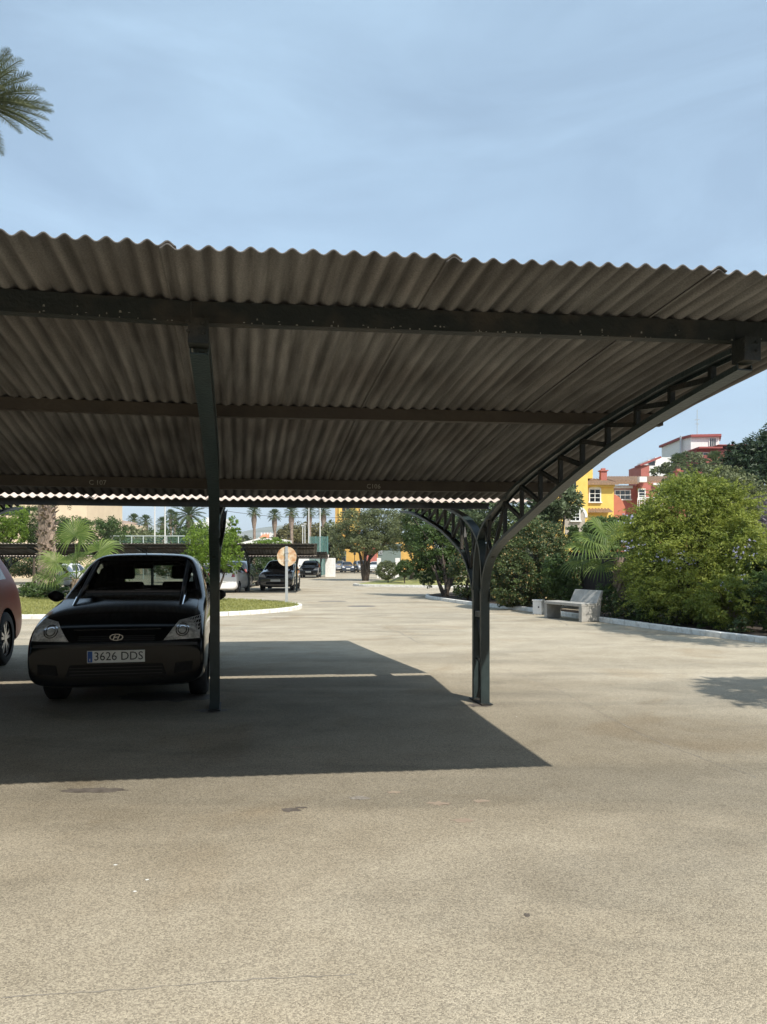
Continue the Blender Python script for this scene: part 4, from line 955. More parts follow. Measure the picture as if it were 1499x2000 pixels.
plant('garden_hedge', 'green hedge in front of the yellow and salmon houses', 'hedge', [E(1195, 1035, 24, .9, .5), E(1240, 1030, 24, .8, .5), E(1150, 1040, 24, .7, .4), E(1130, 1070, 24, .8, .5), E(1190, 1070, 24, .9, .5)], 19000, .10, 2, L_mid, (.05, [(X(1195, 24), 24, 1.8)]), clump=90, cr=.22)
# off-frame trees on the right that throw the shadows on the road
plant('roadside_tree', 'tree outside the right edge whose shadow falls on the road', 'tree', [(6.65, 4.35, 4.9, .75, .8, .6), (7.3, 4.2, 5.2, .9, .8, .6)], 1700, .28, 5, L_mid, (.09, [(6.4, 4.2, 4.8), (6.0, 4.3, 4.6)]), base=(7.8, 4.0), clump=26, cr=.34)
plant('roadside_tree', 'broad tree outside the right edge shading the kerb near the bench', 'tree', [(8.6, 9.6, 5.4, 1.15, 1.5, .9), (7.9, 11.0, 5.2, .8, 1.3, .7), (6.9, 12.7, 4.9, .0001, .0001, .0001)], 7000, .16, 2.4, L_mid, (.14, [(8.5, 9.8, 5.2), (8.0, 10.8, 5.0)]), base=(9.0, 9.5), clump=60, cr=.3)

plant('added_tree_row', 'unseen row of tall trees added behind the camera to darken reflections and ambient light', 'trees', [(x_, -14-random.uniform(0, 1.5), 2.2, 2.6, 1.5, 2.6) for x_ in range(-33, 34, 3)]+[(x_+1, -15.5, 6.6, 3.4, 2.0, 3.6) for x_ in range(-33, 34, 4)], 42000, .6, 1.5, L_dark, None, clump=700, cr=.3, base=(0, -13))  # out-of-view trees added to darken car reflections and the light under the roof
# fence along the bed with dark screen on a rendered plinth
fr_ = empty('screen_fence', (6.2, 20, 0), 0, 'dark heather screen fence on a beige plinth behind the planting', 'fence')
fpts = [(3.7, 30.5), (3.9, 27), (4.6, 24), (5.8, 20.6), (6.9, 17.6), (8.0, 15.2), (9.2, 12.5), (12, 7)]
b1, b2, b3 = MB(), MB(), MB()
for (x0, y0), (x1, y1) in zip(fpts, fpts[1:]):
    b1.beam((x0, y0, G(y0)+.19), (x1, y1, G(y1)+.19), .18, .38); b2.beam((x0, y0, G(y0)+1.0), (x1, y1, G(y1)+1.0), .05, 1.24)
    b3.beam((x0, y0, G(y0)), (x0, y0, G(y0)+1.7), .06, .06, (1, 0, 0))
b1.build('plinth', M['wallbase'], fr_); b2.build('screen_panel', M['screen'], fr_); b3.build('fence_post', M['steel'], fr_)

# bench
A = Vector((X(1066, 17.3), 17.3, 0)); B = Vector((X(1127, 15.95), 15.95, 0)); 
ax = Vector((.42, -.91, 0)).normalized(); bk = Vector((-ax.y, ax.x, 0))  # towards the bed
if bk.x < 0: bk = -bk
root = empty('park_bench', (4.6, 16.6, 0), 0, 'pale concrete park bench with solid ends standing at the kerb', 'bench')
org = Vector((X(1064, 17.35), 17.35, 0)); L_ = 1.70; dp = .62
def bpt(l, d, z): v = org+ax*(l*.80)+bk*(d*.85); return (v.x, v.y, z*.88)
def slab(l0, l1, prof):  # prof: list of (d,z)
    b = MB(); n = len(prof); b.add([bpt(l0, d, z) for d, z in prof]+[bpt(l1, d, z) for d, z in prof], [tuple(range(n)), tuple(range(n, 2*n))[::-1]]+[(i, (i+1) % n, n+(i+1) % n, n+i) for i in range(n)]); return b
slab(.0, .13, [(0, 0), (.5, 0), (.5, .39), (0, .39)]).build('leg', M['concrete'], root, bevel=.012)
slab(L_-.14, L_, [(0, 0), (.60, 0), (.66, .40), (.66, .55), (.55, .40), (0, .40)]).build('leg', M['concrete'], root, bevel=.012)
slab(-.01, L_+.005, [(-.01, .392), (.52, .392), (.52, .475), (-.01, .475)]).build('seat', M['concrete'], root, bevel=.012)
slab(.55, L_+.008, [(.49, .477), (.60, .40), (.735, .80), (.665, .80)]).build('backrest', M['concrete'], root, bevel=.012)
root = empty('utility_box', (X(1053, 18.6), 18.4, 0), 0, 'small white utility box on the kerb left of the bench', 'utility box')
b = MB(); c = Vector((X(1053, 18.6), 18.6, 0)); b.obox((c.x, c.y, .0), .24, .2, .34, -.6); b.obox((c.x, c.y, .342), .27, .23, .03, -.6); b.build('cabinet', M['white_paint'], root, bevel=.008)
b = MB(); b.disc((c.x-.03, c.y-.145, .19), .022, 10, 'y', .012); b.build('lock', M['steel'], root)

# ---- left island planting
plant('citrus_tree', 'light green young tree on the grass island beside the left carport post', 'tree', [E(392, 1060, 24, .55, .75), E(420, 1085, 23.5, .5, .6), E(452, 1080, 23, .38, .7), E(440, 1050, 24, .45, .5), E(375, 1095, 24, .4, .4), E(458, 1030, 24, .25, .35)], 9500, .075, 2, L_bright, (.05, [(X(405, 24), 24, 1.6), (X(430, 24), 24, 1.5), (X(450, 24), 24, 1.7)]), clump=80, cr=.26, inner=.3, base=(X(415, 23.5), 23.5))
B0 = (X(92, 27), 27, G(27)+.05)
date_palm('rough_trunk_palm', 'palm with a thick rough trunk on the grass island left of the black hatchback', B0, 5.4, 34, 2.6, tr=.27, n=26)
fan_palm('fan_palm', 'leafy young fan palm directly behind the black hatchback', (X(150, 24.5), 24.5, G(24.5)+.05), .75,
         [(-.1, .15, 1, 1.65, .95), (.22, -.4, .9, 1.1, .8), (.75, -.3, .7, 1.15, .9), (-.6, -.3, .7, .9, .8), (-.8, -.2, .25, .8, .75), (.9, .2, .35, 1.3, 1.0), (.4, .6, .9, 1.4, 1.0), (-.3, .6, .6, 1.1, .9), (.3, -.7, .3, .8, .7), (.95, -.2, .05, .9, .7), (-.9, .3, .0, .7, .6)], .14)
plant('low_bush', 'low green bush at the foot of the rough palm trunk', 'bush', [E(70, 1155, 26, .55, .35), E(115, 1158, 26, .5, .28)], 5000, .10, 2.5, L_mid, (.02, [(X(80, 26), 26, .3)]), clump=40, cr=.3)
date_palm('tall_date_palm', 'tall date palm whose fronds reach in at the upper left edge', (X(-48, 18), 18, G(18)), 12.9, 44, 1.80, tr=.25, ll=.36, n=46, droop=.5, wdt=.017, low=-14,
          extra=((1, -.3, -.25), (1, -.05, .35), (1, .15, .15), (1, -.3, -.05), (.9, .3, .25), (.8, -.5, .3), (1, 0, -.3), (1, .1, .0)))
plant('round_tree', 'bright green rounded tree at the left edge beyond the red car', 'tree', [E(8, 1012, 46, 1.45, 1.25), E(-20, 1040, 46, 1.6, 1.1), E(25, 1040, 46, .9, .9)], 42000, .085, 1.8, L_bright, (.14, [(X(5, 46), 46, 2.6)]), clump=420, cr=.14, inner=.8)
plant('round_tree', 'darker rounded tree between the bright tree and the rough palm trunk', 'tree', [E(66, 1025, 48, .95, 1.3), E(80, 1045, 48, .9, .9), E(105, 1040, 48, .8, .9)], 26000, .09, 1.8, L_mid, (.12, [(X(68, 48), 48, 2.4)]), clump=260, cr=.16, inner=.75)
plant('garden_hedge', 'green hedge between the rough palm trunk and the cream building', 'hedge', [E(px, 1040, 58, 1.3, 1.3) for px in (115, 150, 185, 215)], 16000, .15, 2, L_mid, (.05, [(X(150, 58), 58, 2.0)]), clump=120, cr=.22)
plant('hedge', 'dark hedge under the long carport at the left edge', 'hedge', [E(px, 1105, 52, 1.4, .9) for px in (0, 40, 80, 120, 330, 365, 400, 440)], 26000, .14, 2, L_dark, (.05, [(X(40, 52), 52, 1.0)]), clump=150, cr=.25)
plant('hedge', 'green bush behind the charcoal car under the far carport', 'hedge', [E(px, 1108, 48, .8, 1.2) for px in (492, 512, 530, 470, 555)], 14000, .13, 2, L_mid, (.05, [(X(500, 48), 48, 1.0)]), clump=100, cr=.25)
plant('umbrella_shrub', 'flat topped bright green shrub above the far carport roof', 'shrub', [E(530, 1066, 55, 1.3, .7), E(510, 1068, 55, .9, .55), E(552, 1069, 55, .9, .5)], 11000, .11, 1.8, L_bright, (.07, [(X(530, 55), 55, 1.6)]), clump=70, cr=.22)
# band of trees in the middle distance
bands = [((215, 1056, 72, 2.4, 1.3), L_mid, 'green tree behind the wire fence left of the two tall poles'), ((262, 1056, 78, 2.4, 1.6), L_olive, 'olive tree left of the first tall pole'), ((338, 1052, 84, 3.2, 2.2), L_mid, 'green tree right of the two tall poles'),
         ((385, 1052, 92, 2.6, 1.7), L_mid, 'rounded green tree under the spreading date palm'), ((442, 1062, 88, 2.0, 1.4), L_olive, 'olive tree just right of the left carport post'), ((475, 1064, 95, 2.2, 1.2), L_olive, 'olive tree left of the white canopy'),
         ((565, 1048, 95, 1.9, 1.6), L_autumn, 'yellowing tree behind the flat topped shrub'), ((592, 1046, 98, 2.0, 1.9), L_autumn, 'brownish tree behind the white poles'), ((622, 1046, 98, 2.0, 1.9), L_autumn, 'brownish tree behind the green netting'), ((646, 1058, 85, 1.3, 2.6), L_olive, 'narrow olive tree beside the ochre building')]
for (px, py, z, rx, rz), lm, lab in bands:
    plant('background_tree', lab, 'tree', [E(px, py, z, rx, rz), (X(px, z)+rx*.6, z+.5, H(py, z)-.5, rx*.7, rx*.7, rz*.75), (X(px, z)-rx*.6, z, H(py, z)-.6, rx*.7, rx*.7, rz*.7)], 5200, .30, 1.8, lm, (.16, [(X(px, z), z, H(py, z))]), group='trees in the middle distance', clump=70, cr=.26)
plant('olive_tree', 'big spreading grey-green tree in front of the ochre building', 'tree', [E(705, 1030, 58, 2.1, 1.6), E(745, 1025, 58, 2.2, 1.7), E(780, 1040, 57, 1.5, 1.6), E(670, 1052, 58, 1.1, 1.2), E(725, 1060, 57, 2.0, .9), E(690, 1062, 57, 1.2, .7)], 26000, .17, 2.2, L_olive, (.20, [(X(700, 58), 58, 2.6), (X(730, 58), 58, 2.8), (X(716, 58), 58, 3.2)]), clump=130, cr=.22, inner=.35, base=(X(714, 57.5), 57.5))
plant('olive_tree', 'grey-green tree behind the multi-stem shrub', 'tree', [E(800, 1035, 50, 1.4, 1.5), E(835, 1015, 50, 1.8, 1.6), E(880, 1010, 48, 1.6, 1.6)], 14000, .15, 2.2, L_olive, (.16, [(X(815, 50), 50, 2.6)]), clump=80, cr=.24)
plant('rounded_bush', 'grey-green clipped bush on the far lawn, left one of the pair', 'bush', [E(757, 1114, 50, .78, .66)], 13000, .07, 1.8, L_olive, (.05, [(X(757, 50), 50, .4)]), clump=260, cr=.2, inner=.6)
plant('rounded_bush', 'darker green clipped bush on the far lawn, right one of the pair', 'bush', [E(791, 1110, 48, .58, .56)], 11000, .07, 1.8, L_mid, (.05, [(X(791, 48), 48, .4)]), clump=240, cr=.2, inner=.6)

# far palms: built once for each kind, then copied
def far_fan(name, label, px, topy, z, rad, group, src=None, sc=1):
    zt = H(topy, z); b_ = (X(px, z), z, G(z)); th = zt-G(z)
    root = empty(name, b_, 0, label, 'palm', group, local=True)
    b = MB(); b.tube([(0, 0, 0), (.05, 0, th*.5), (0, 0, th)], [.26, .19, .17], 8); b.build('trunk', M['palm_bark'], root)
    s_ = MB(); s_.tube([(0, 0, th-rad*1.9), (0, 0, th-rad*.9), (0, 0, th-rad*.3)], [.2, .36, .30], 9); s_.build('dead_leaf_skirt', M['palm_bark'], root)
    if src: c = src.copy(); COL.objects.link(c); c.parent = root; c.location = (0, 0, th); c.rotation_euler = (0, 0, random.uniform(0, 6)); c.scale = (sc,)*3
    else:
        m_ = MB()
        for i in range(30):
            a = 2.399*i; el = math.sin(R(85-130*i/30)); v = Vector((math.cos(a)*math.sqrt(1-el*el), math.sin(a)*math.sqrt(1-el*el), el)); hub = v*rad*.45
            m_.tube([(0, 0, 0), hub], .03, 4); fan_frond(m_, hub, v, rad*.62, 12, 75, .1, .45)
        c = m_.build('crown', L_far, root); c.location = (0, 0, th)
    return root, c
_, src = far_fan('washingtonia_palm', 'leftmost fan palm of the far row, just right of the carport post', 497, 1000, 92, 1.1, 'far row of tall fan palms')
for px, ty, z, lab in ((537, 1007, 94, 'second fan palm from the left in the far row'), (570, 1000, 88, 'middle fan palm of the far row, above the flat topped shrub'), (605, 1000, 90, 'fan palm behind the tall white pole'), (633, 999, 90, 'fan palm nearest the ochre building'),
                       (262, 1016, 96, 'distant fan palm left of the first tall pole'), (285, 1018, 96, 'distant fan palm against the first tall pole'), (318, 1022, 98, 'distant fan palm between the two tall poles')):
    far_fan('washingtonia_palm', lab, px, ty, z, 1.1, 'far row of tall fan palms', src, 1.0)
for px, ty, z, sc, lab in ((334, 1006, 120, 1.1, 'small thin palm left of the spreading date palm'), (343, 1009, 120, .9, 'smallest palm beside the spreading date palm'), (1325, 905, 70, 1.1, 'palm right of the white stepped house on the hill'), (1398, 905, 62, 1.2, 'palm in front of the red brick house'), (1425, 915, 62, 1.0, 'palm beside the dark conifer')):
    far_fan('washingtonia_palm', lab, px, ty, z, 1.35, 'palms on the skyline', src, sc)
date_palm('spreading_date_palm', 'date palm with a wide spreading crown left of the carport post, far away', (X(370, 85), 85, G(85)), H(1006, 85)-G(85), 34, 2.5, tr=.3, ll=.5, n=22, droop=.7, wdt=.07, lm=L_far)

# ------------------------------------------------------------ sign, poles, fences
zs = 22.3; root = empty('round_sign', (X(561, zs), zs, G(zs)), 0, 'rusty back of a round traffic sign on a pole at the grass island tip', 'sign')
b = MB(); b.box(X(561, zs)-.04, X(561, zs)+.04, zs-.06, zs-.02, G(zs), H(1067, zs)); b.build('pole', M['galv'], root)
b = MB(); b.disc((X(561, zs), zs, H(1087, zs)), .305, 40, 'y', .012); b.build('sign_plate', M['sign_back'], root)
b = MB()
for dz in (-.12, .12): b.box(X(561, zs)-.06, X(561, zs)+.06, zs-.068, zs-.008, H(1087, zs)+dz-.015, H(1087, zs)+dz+.015)
b.build('clamp', M['galv'], root)
for px, ty, z, lab in ((303, 955, 70, 'tall white pole left of the spreading date palm, first of two'), (323, 955, 71, 'tall white pole left of the spreading date palm, second of two'), (604, 960, 80, 'tall white floodlight pole behind the round sign'), (626, 965, 80, 'tall white pole above the green netting'), (592, 1027, 80, 'short white pole left of the tall floodlight pole'), (596.5, 1024, 84, 'thin short pole touching the tall floodlight pole')):
    x = X(px, z); t = H(ty, z); root = empty('light_pole', (x, z, G(z)), 0, lab, 'pole', 'poles round the sports court')
    b = MB(); b.tube([(x, z, G(z)), (x, z, t)], [.085, .055] if ty < 1000 else .05, 10); b.build('shaft', M['pole'], root)
    b = MB(); b.box(x-.16, x+.16, z-.12, z+.12, t, t+.1); b.build('floodlight', M['pole'], root)
root = empty('court_fence', (X(270, 62), 62, G(62)), 0, 'pale wire court fence above the long carport', 'fence'); b, b2 = MB(), MB(); z = 62
x0, x1 = X(212, z), X(372, z)
for i in range(8): x = x0+(x1-x0)*i/7; b.tube([(x, z, G(z)), (x, z, H(1047, z))], .045, 6)
b.tube([(x0, z, H(1047, z)), (x1, z, H(1047, z))], .04, 6); b.tube([(x0-1.1, z, H(1062, z)), (x0, z, H(1047, z))], .04, 6); b.build('rail', M['court'], root)
for i in range(60): x = x0+(x1-x0)*i/60; b2.beam((x, z, G(z)), (x+(x1-x0)/60*0, z, H(1048, z)), .012, .012, (1, 0, 0))
for i in range(18): zz = G(z)+i*(H(1048, z)-G(z))/18; b2.beam((x0, z, zz), (x1, z, zz), .012, .012)
b2.build('wire_mesh', M['fence_green'], root)
root = empty('court_fence', (X(625, 76), 76, G(76)), 0, 'green netting of a court beside the ochre building', 'fence'); b, b2 = MB(), MB(); z = 78
x0, x1 = X(606, z), X(641, z)
for i in range(4): x = x0+(x1-x0)*i/3; b.tube([(x, z, G(z)), (x, z, H(1047, z))], .05, 6)
b.build('fence_post', M['fence_green'], root)
for i in range(40): x = x0+(x1-x0)*i/40; b2.beam((x, z, G(z)), (x, z, H(1048, z)), .025, .025, (1, 0, 0))
for i in range(36): zz = G(z)+i*(H(1048, z)-G(z))/36; b2.beam((x0, z, zz), (x1, z, zz), .025, .025)
b2.build('net', M['fence_green'], root)
z = 100; root = tag(MB().tube([(X(380, z)+(X(700, z)-X(380, z))*t, z, H(988, z)-(H(988, z)-H(1010, z))*t-1.2*math.sin(math.pi*t)*.6) for t in [i/12 for i in range(13)]], .03, 5).build('overhead_cable', M['wire']), 'thin overhead cable across the sky behind the far palms', 'cable')

# ------------------------------------------------------------ buildings
def window(root, x, y, z, w_, h_, nx=2, nz=3, arch=False, fm='white_paint', sill=True, shut=False):
    """window in a wall facing -y: frame proud of the wall with bars and a dark pane"""
    b = MB(); t = .09
    b.box(x-w_/2-t, x-w_/2, y-.06, y+.02, z, z+h_); b.box(x+w_/2, x+w_/2+t, y-.06, y+.02, z, z+h_)
    b.box(x-w_/2-t, x+w_/2+t, y-.06, y+.02, z+h_, z+h_+t)
    if arch:
        n = 10; r_ = w_/2+t
        for k in range(n):
            a0, a1 = math.pi*k/n, math.pi*(k+1)/n; vs = []
            for yy in (y-.062, y+.02): vs += [(x+r_*math.cos(a0), yy, z+h_+t+.28*r_*math.sin(a0)), (x+r_*math.cos(a1), yy, z+h_+t+.28*r_*math.sin(a1)), (x, yy, z+h_+t)]
            b.add(vs, [(0, 1, 2), (5, 4, 3), (0, 3, 4, 1)])
    for i in range(1, nx): xx = x-w_/2+w_*i/nx; b.box(xx-.025, xx+.025, y-.05, y-.01, z, z+h_)
    for i in range(1, nz): zz = z+h_*i/nz; b.box(x-w_/2, x+w_/2, y-.048, y-.012, zz-.02, zz+.02)
    f = b.build('window', M[fm], root)
    b = MB(); b.box(x-w_/2, x+w_/2, y-.03, y+.015, z, z+h_); p = b.build('pane', M['dark_glass'], None); p.parent = f
    if sill: b = MB(); b.box(x-w_/2-.15, x+w_/2+.15, y-.16, y+.02, z-.10, z-.002); s_ = b.build('sill', M[fm], None); s_.parent = f
    return f
def roof_slope(x0, x1, y0, y1, z0, z1, th=.12):
    """tiled slope rising from the eave (y0,z0) to the ridge (y1,z1), with rows of barrel tiles"""
    b = MB(); n = max(4, int((x1-x0)/.24)); dz = z1-z0
    for i in range(n):
        xa = x0+(x1-x0)*i/n; xb = x0+(x1-x0)*(i+1)/n; xm = (xa+xb)/2
        vs = [(xa, y0, z0), (xm, y0, z0+.09), (xb, y0, z0), (xa, y1, z1), (xm, y1, z1+.09), (xb, y1, z1)]
        b.add(vs, [(0, 1, 4, 3), (1, 2, 5, 4), (0, 2, 1)])
    b.add([(x0, y0, z0-th), (x1, y0, z0-th), (x1, y1, z1-th), (x0, y1, z1-th), (x0, y0, z0), (x1, y0, z0), (x1, y1, z1), (x0, y1, z1)], [(0, 1, 5, 4), (0, 3, 2, 1), (0, 4, 7, 3), (1, 2, 6, 5)])
    return b
# yellow house
z = 56; root = empty('yellow_house', (X(1150, z), z, 0), 0, 'bright yellow house with a tiled roof and a white arched window', 'house')
b = MB(); b.box(X(1143, z), X(1200, z), z, z+7, -.3, H(943, z)); b.box(X(1080, z), X(1143, z)-.003, z-.9, z+7, -.3, H(930, z)); b.box(X(1085, z), X(1170, z), z+1.5, z+6.5, H(930, z)+.003, H(905, z)); b.build('wall', M['yellow'], root)
roof_slope(X(1141, z), X(1206, z), z-.45, z+4, H(945, z), H(925, z)).build('roof', M['tile'], root)
b = MB(); b.box(X(1143, z), X(1200, z), z-.28, z-.003, H(951, z), H(946, z)-.01); b.build('cornice', M['yellow'], root)
roof_slope(X(1143, z)+.01, X(1192, z), z-.75, z-.003, H(1000, z), H(994, z), .08).build('porch_roof', M['tile'], root)
window(root, X(1163, z), z, H(980, z), .78, .95, 2, 3, True)
b = MB()
for k in range(12):
    a0, a1 = math.pi*k/12, math.pi*(k+1)/12; cx, cz = X(1118, z), H(1012, z)
    b.add([(cx+r_*math.cos(a), z-.95, cz+r_*math.sin(a)) for a in (a0, a1) for r_ in (.78, .98)]+[(cx+r_*math.cos(a), z-.898, cz+r_*math.sin(a)) for a in (a0, a1) for r_ in (.78, .98)], [(0, 1, 3, 2), (4, 6, 7, 5), (0, 2, 6, 4), (1, 5, 7, 3)])
b.build('arch_trim', M['white_paint'], root)
b = MB()
b.v.append((X(1118, z), z-.915, H(1012, z)))
for k in range(13): b.v.append((X(1118, z)+.78*math.cos(math.pi*k/12), z-.915, H(1012, z)+.78*math.sin(math.pi*k/12)))
b.v += [(X(1118, z)+.78, z-.915, H(1045, z)), (X(1118, z)-.78, z-.915, H(1045, z))]; b.f = [(0, k+1, k+2) for k in range(12)]+[(0, 14, 1), (0, 13, 15), (0, 15, 14)]; b.build('porch_opening', M['wallbase'], root)
window(root, X(1119, z), z-.93, H(1018, z), .55, .75, 2, 3, True)
window(root, X(1110, z), z-.9, H(975, z), .8, 1.3, 1, 2, True, 'yellow')
# salmon house
z = 60; root = empty('salmon_house', (X(1240, z), z, 0), 0, 'salmon pink house with a curved parapet wall and brown tiled roofs', 'house')
b = MB(); b.box(X(1200, z), X(1330, z), z, z+8, -.3, H(948, z)); b.box(X(1245, z), X(1335, z), z-.9, z-.003, -.3, H(945, z)); b.build('wall', M['salmon'], root)
b = MB(); prof = [(1184, 1035), (1184, 953), (1189, 953), (1194, 956), (1197, 963), (1203, 966), (1210, 970), (1217, 978), (1222, 990), (1222, 1035)]; zz = 57; n = len(prof)
b.add([(X(p, zz), zz+dy, H(q, zz)) for dy in (0, .3) for p, q in prof], [tuple(range(n)), tuple(range(n, 2*n))[::-1]]+[(i, (i+1) % n, n+(i+1) % n, n+i) for i in range(n)]); b.build('parapet', mat('orange_render', (.50, .17, .10), (.44, .15, .09), 2, .9), root)
roof_slope(X(1172, z), X(1244, z), z-.6, z+4, H(944, z), H(932, z)).build('roof', M['tile'], root)
roof_slope(X(1206, z), X(1350, z), z+.3, z+5, H(939, z), H(918, z)).build('roof', M['tile'], root)
b = MB(); b.box(X(1196, z), X(1236, z), z-.2, z-.003, H(954, z), H(949, z)); b.box(X(1268, z), X(1310, z), z-1.1, z-.905, H(950, z), H(946, z)); b.build('cornice', M['white_paint'], root)
window(root, X(1217, z), z, H(975, z), 1.2, .7, 3, 2); window(root, X(1247, z), z-.9, H(976, z), .45, .75, 1, 3); window(root, X(1290, z), z-.9, H(972, z), .9, .8, 2, 2)
b = MB()
for i in range(16): xx = X(1222, z)+i*.14; b.beam((xx, z-3, H(1000, z)), (xx, z-3, H(979, z)), .05, .05, (1, 0, 0))
b.beam((X(1222, z), z-3, H(978, z)), (X(1258, z), z-3, H(978, z)), .07, .08); b.build('balcony_rail', M['white_paint'], root)
for px, py, pz in ((1181, 916, 58), (1328, 917, 63)):
    b = MB(); x = X(px, pz); b.box(x-.24, x+.24, pz, pz+.5, H(945, pz), H(py+4, pz)); b.box(x-.33, x+.33, pz-.09, pz+.59, H(py+4, pz)+.002, H(py+2, pz)); b.obox((x, pz+.25, H(py+2, pz)+.003), .3, .3, .16); b.build('chimney', M['salmon'], root)
b = MB(); b.box(X(1238, z), X(1252, z), z-1.5, z-1.0, H(945, z), H(935, z)); b.build('air_conditioner', M['white_paint'], root)
# upper houses on the slope
zh = 105; root = empty('white_tower_house', (X(1370, zh), zh, 8), 0, 'white octagonal tower with a red roof edge and roof aerial', 'building')
b = MB(); pts = [(1330, 0), (1338, -2.2), (1390, -2.6), (1411, 1), (1411, 7), (1330, 7)]; n = len(pts)
b.add([(X(p, zh), zh+d, hh) for hh in (6, H(859, zh)) for p, d in pts], [tuple(range(n, 2*n))]+[(i, (i+1) % n, n+(i+1) % n, n+i) for i in range(n)]); b.build('wall', M['white_paint'], root)
b = MB(); pts = [(1326, 0), (1336, -2.6), (1391, -3.1), (1414, .9), (1414, 7.4), (1326, 7.4)]
b.add([(X(p, zh), zh+d, hh) for hh in (H(859, zh)+.003, H(854.5, zh)) for p, d in pts], [tuple(range(n, 2*n)), tuple(range(n))[::-1]]+[(i, (i+1) % n, n+(i+1) % n, n+i) for i in range(n)]); b.build('roof', M['dark_red'], root)
window(root, X(1378, zh), zh-2.52, H(877, zh), .9, 1.15, 3, 1, sill=False)
b = MB(); b.tube([(X(1363, zh), zh, H(855, zh)), (X(1363, zh), zh, H(800, zh))], .05, 6); b.tube([(X(1358, zh), zh, H(820, zh)), (X(1368, zh), zh, H(819, zh))], .04, 5); b.tube([(X(1359.5, zh), zh, H(828, zh)), (X(1367, zh), zh, H(828, zh))], .04, 5); b.build('aerial', M['galv'], root)
b = MB(); b.tube([(X(1328, zh), zh-.6, 6), (X(1328, zh), zh-.6, H(853, zh))], .16, 10); b.build('flue', M['galv'], root)
zr = 98; root = empty('red_flat_house', (X(1410, zr), zr, 8), 0, 'dark red flat-roofed house right of the white tower', 'building')
b = MB(); b.box(X(1362, zr), X(1450, zr), zr, zr+8, 3, H(878, zr)); b.box(X(1348, zr), X(1385, zr), zr-2.5, zr-.003, 3, H(894, zr)); b.build('wall', M['dark_red'], root)
b = MB(); b.box(X(1359, zr), X(1405, zr), zr-1.2, zr+4, H(878, zr)+.003, H(875, zr)); b.box(X(1400, zr), X(1460, zr), zr-.7, zr+6, H(876, zr)+.45, H(871, zr)); b.build('roof', M['dark_red'], root)
window(root, X(1430, zr), zr, H(893, zr), 1.6, .7, 2, 1); window(root, X(1375, zr), zr, H(893, zr), 1.2, .6, 2, 1)
zw = 86; root = empty('white_stepped_house', (X(1285, zw), zw, 6), 0, 'white and red stepped house with a sloping maroon roof between salmon house and tower', 'building')
b = MB(); b.box(X(1281, zw), X(1312, zw), zw, zw+6, 3, H(893, zw)); b.box(X(1264, zw), X(1281, zw)-.003, zw+.8, zw+5, 3, H(905, zw)); b.box(X(1262, zw), X(1297, zw), zw-1.2, zw-.003, 3, H(912, zw)); b.build('wall', M['white_paint'], root)
b = MB(); b.box(X(1246, zw), X(1262, zw)-.003, zw-1.25, zw+3, 3, H(911, zw)); b.build('red_wall', M['salmon'], root)
b = MB(); b.beam((X(1243, zw), zw-.6, H(912, zw)), (X(1283, zw), zw-.6, H(896, zw)), 1.9, .22); b.build('roof', M['dark_red'], root)
window(root, X(1274, zw), zw-.1, H(908, zw), .7, .5, 1, 1, sill=False)
# hillside under the upper houses
def hillz(x, y): return G(y)-.02+10.5*sm(12, 45, x-(y-60)*.05)*sm(66, 100, y)
struct(sheet('hillside', list(np.linspace(10, 140, 22)), list(np.linspace(62, 240, 22)), hillz, mat('green_slope', (.07, .09, .035), (.13, .12, .06), .3, 1)))
plant('background_tree', 'row of green treetops at the foot of the white tower', 'tree', [E(1345, 903, 92, 2.2, 1.4), E(1400, 915, 88, 1.6, 1.0), E(1300, 925, 76, 1.6, 1.1), E(1440, 915, 85, 2.0, 1.0), E(1475, 900, 85, 2.0, 1.6)], 12000, .30, 2, L_olive, (.15, [(X(1345, 90), 90, 9)]), clump=80, cr=.24, base=(X(1370, 90), 90))
# left cream building and old roof
z = 66; root = empty('cream_building', (X(60, z), z, 0), 0, 'cream building behind the palms at the left', 'building')
b = MB(); b.box(X(-60, z), X(170, z), z, z+9, G(z), H(962, z)); b.build('wall', M['cream'], root)
b = MB(); b.box(X(-62, z), X(172, z), z-.25, z+9.2, H(962, z)+.003, H(956, z)); b.build('roof', M['tile2'], root)
b = MB(); b.box(X(8, z), X(60, z), z-.04, z-.003, H(1006, z), H(992, z)); b.build('window', M['dark_glass'], root)
z = 78; root = empty('tiled_house', (X(205, z), z, 0), 0, 'low house with an old sloping tiled roof right of the cream building', 'house')
b = MB(); b.box(X(165, z), X(245, z), z+1, z+7, G(z), H(1022, z)); b.build('wall', M['cream'], root)
b = MB(); b.add([(X(160, z), z, H(1012, z)), (X(246, z), z, H(1026, z)), (X(238, z), z+5, H(1017, z)), (X(160, z), z+5, H(1002, z))]+[(X(160, z), z, H(1015, z)), (X(246, z), z, H(1029, z)), (X(238, z), z+5, H(1019, z)), (X(160, z), z+5, H(1005, z))], [(0, 1, 2, 3), (7, 6, 5, 4), (0, 4, 5, 1), (1, 5, 6, 2), (2, 6, 7, 3), (3, 7, 4, 0)]); b.build('roof', M['tile2'], root)
z = 110; root = empty('white_house', (X(402, z), z, 0), 0, 'white house glimpsed just left of the carport post', 'house')
b = MB(); b.box(X(378, z), X(418, z), z, z+7, G(z), H(1020, z)); b.box(X(400, z), X(430, z), z+1, z+8, G(z), H(1010, z)); b.build('wall', M['white_paint'], root)
window(root, X(390, z), z, H(1034, z), .9, .7, 2, 1)
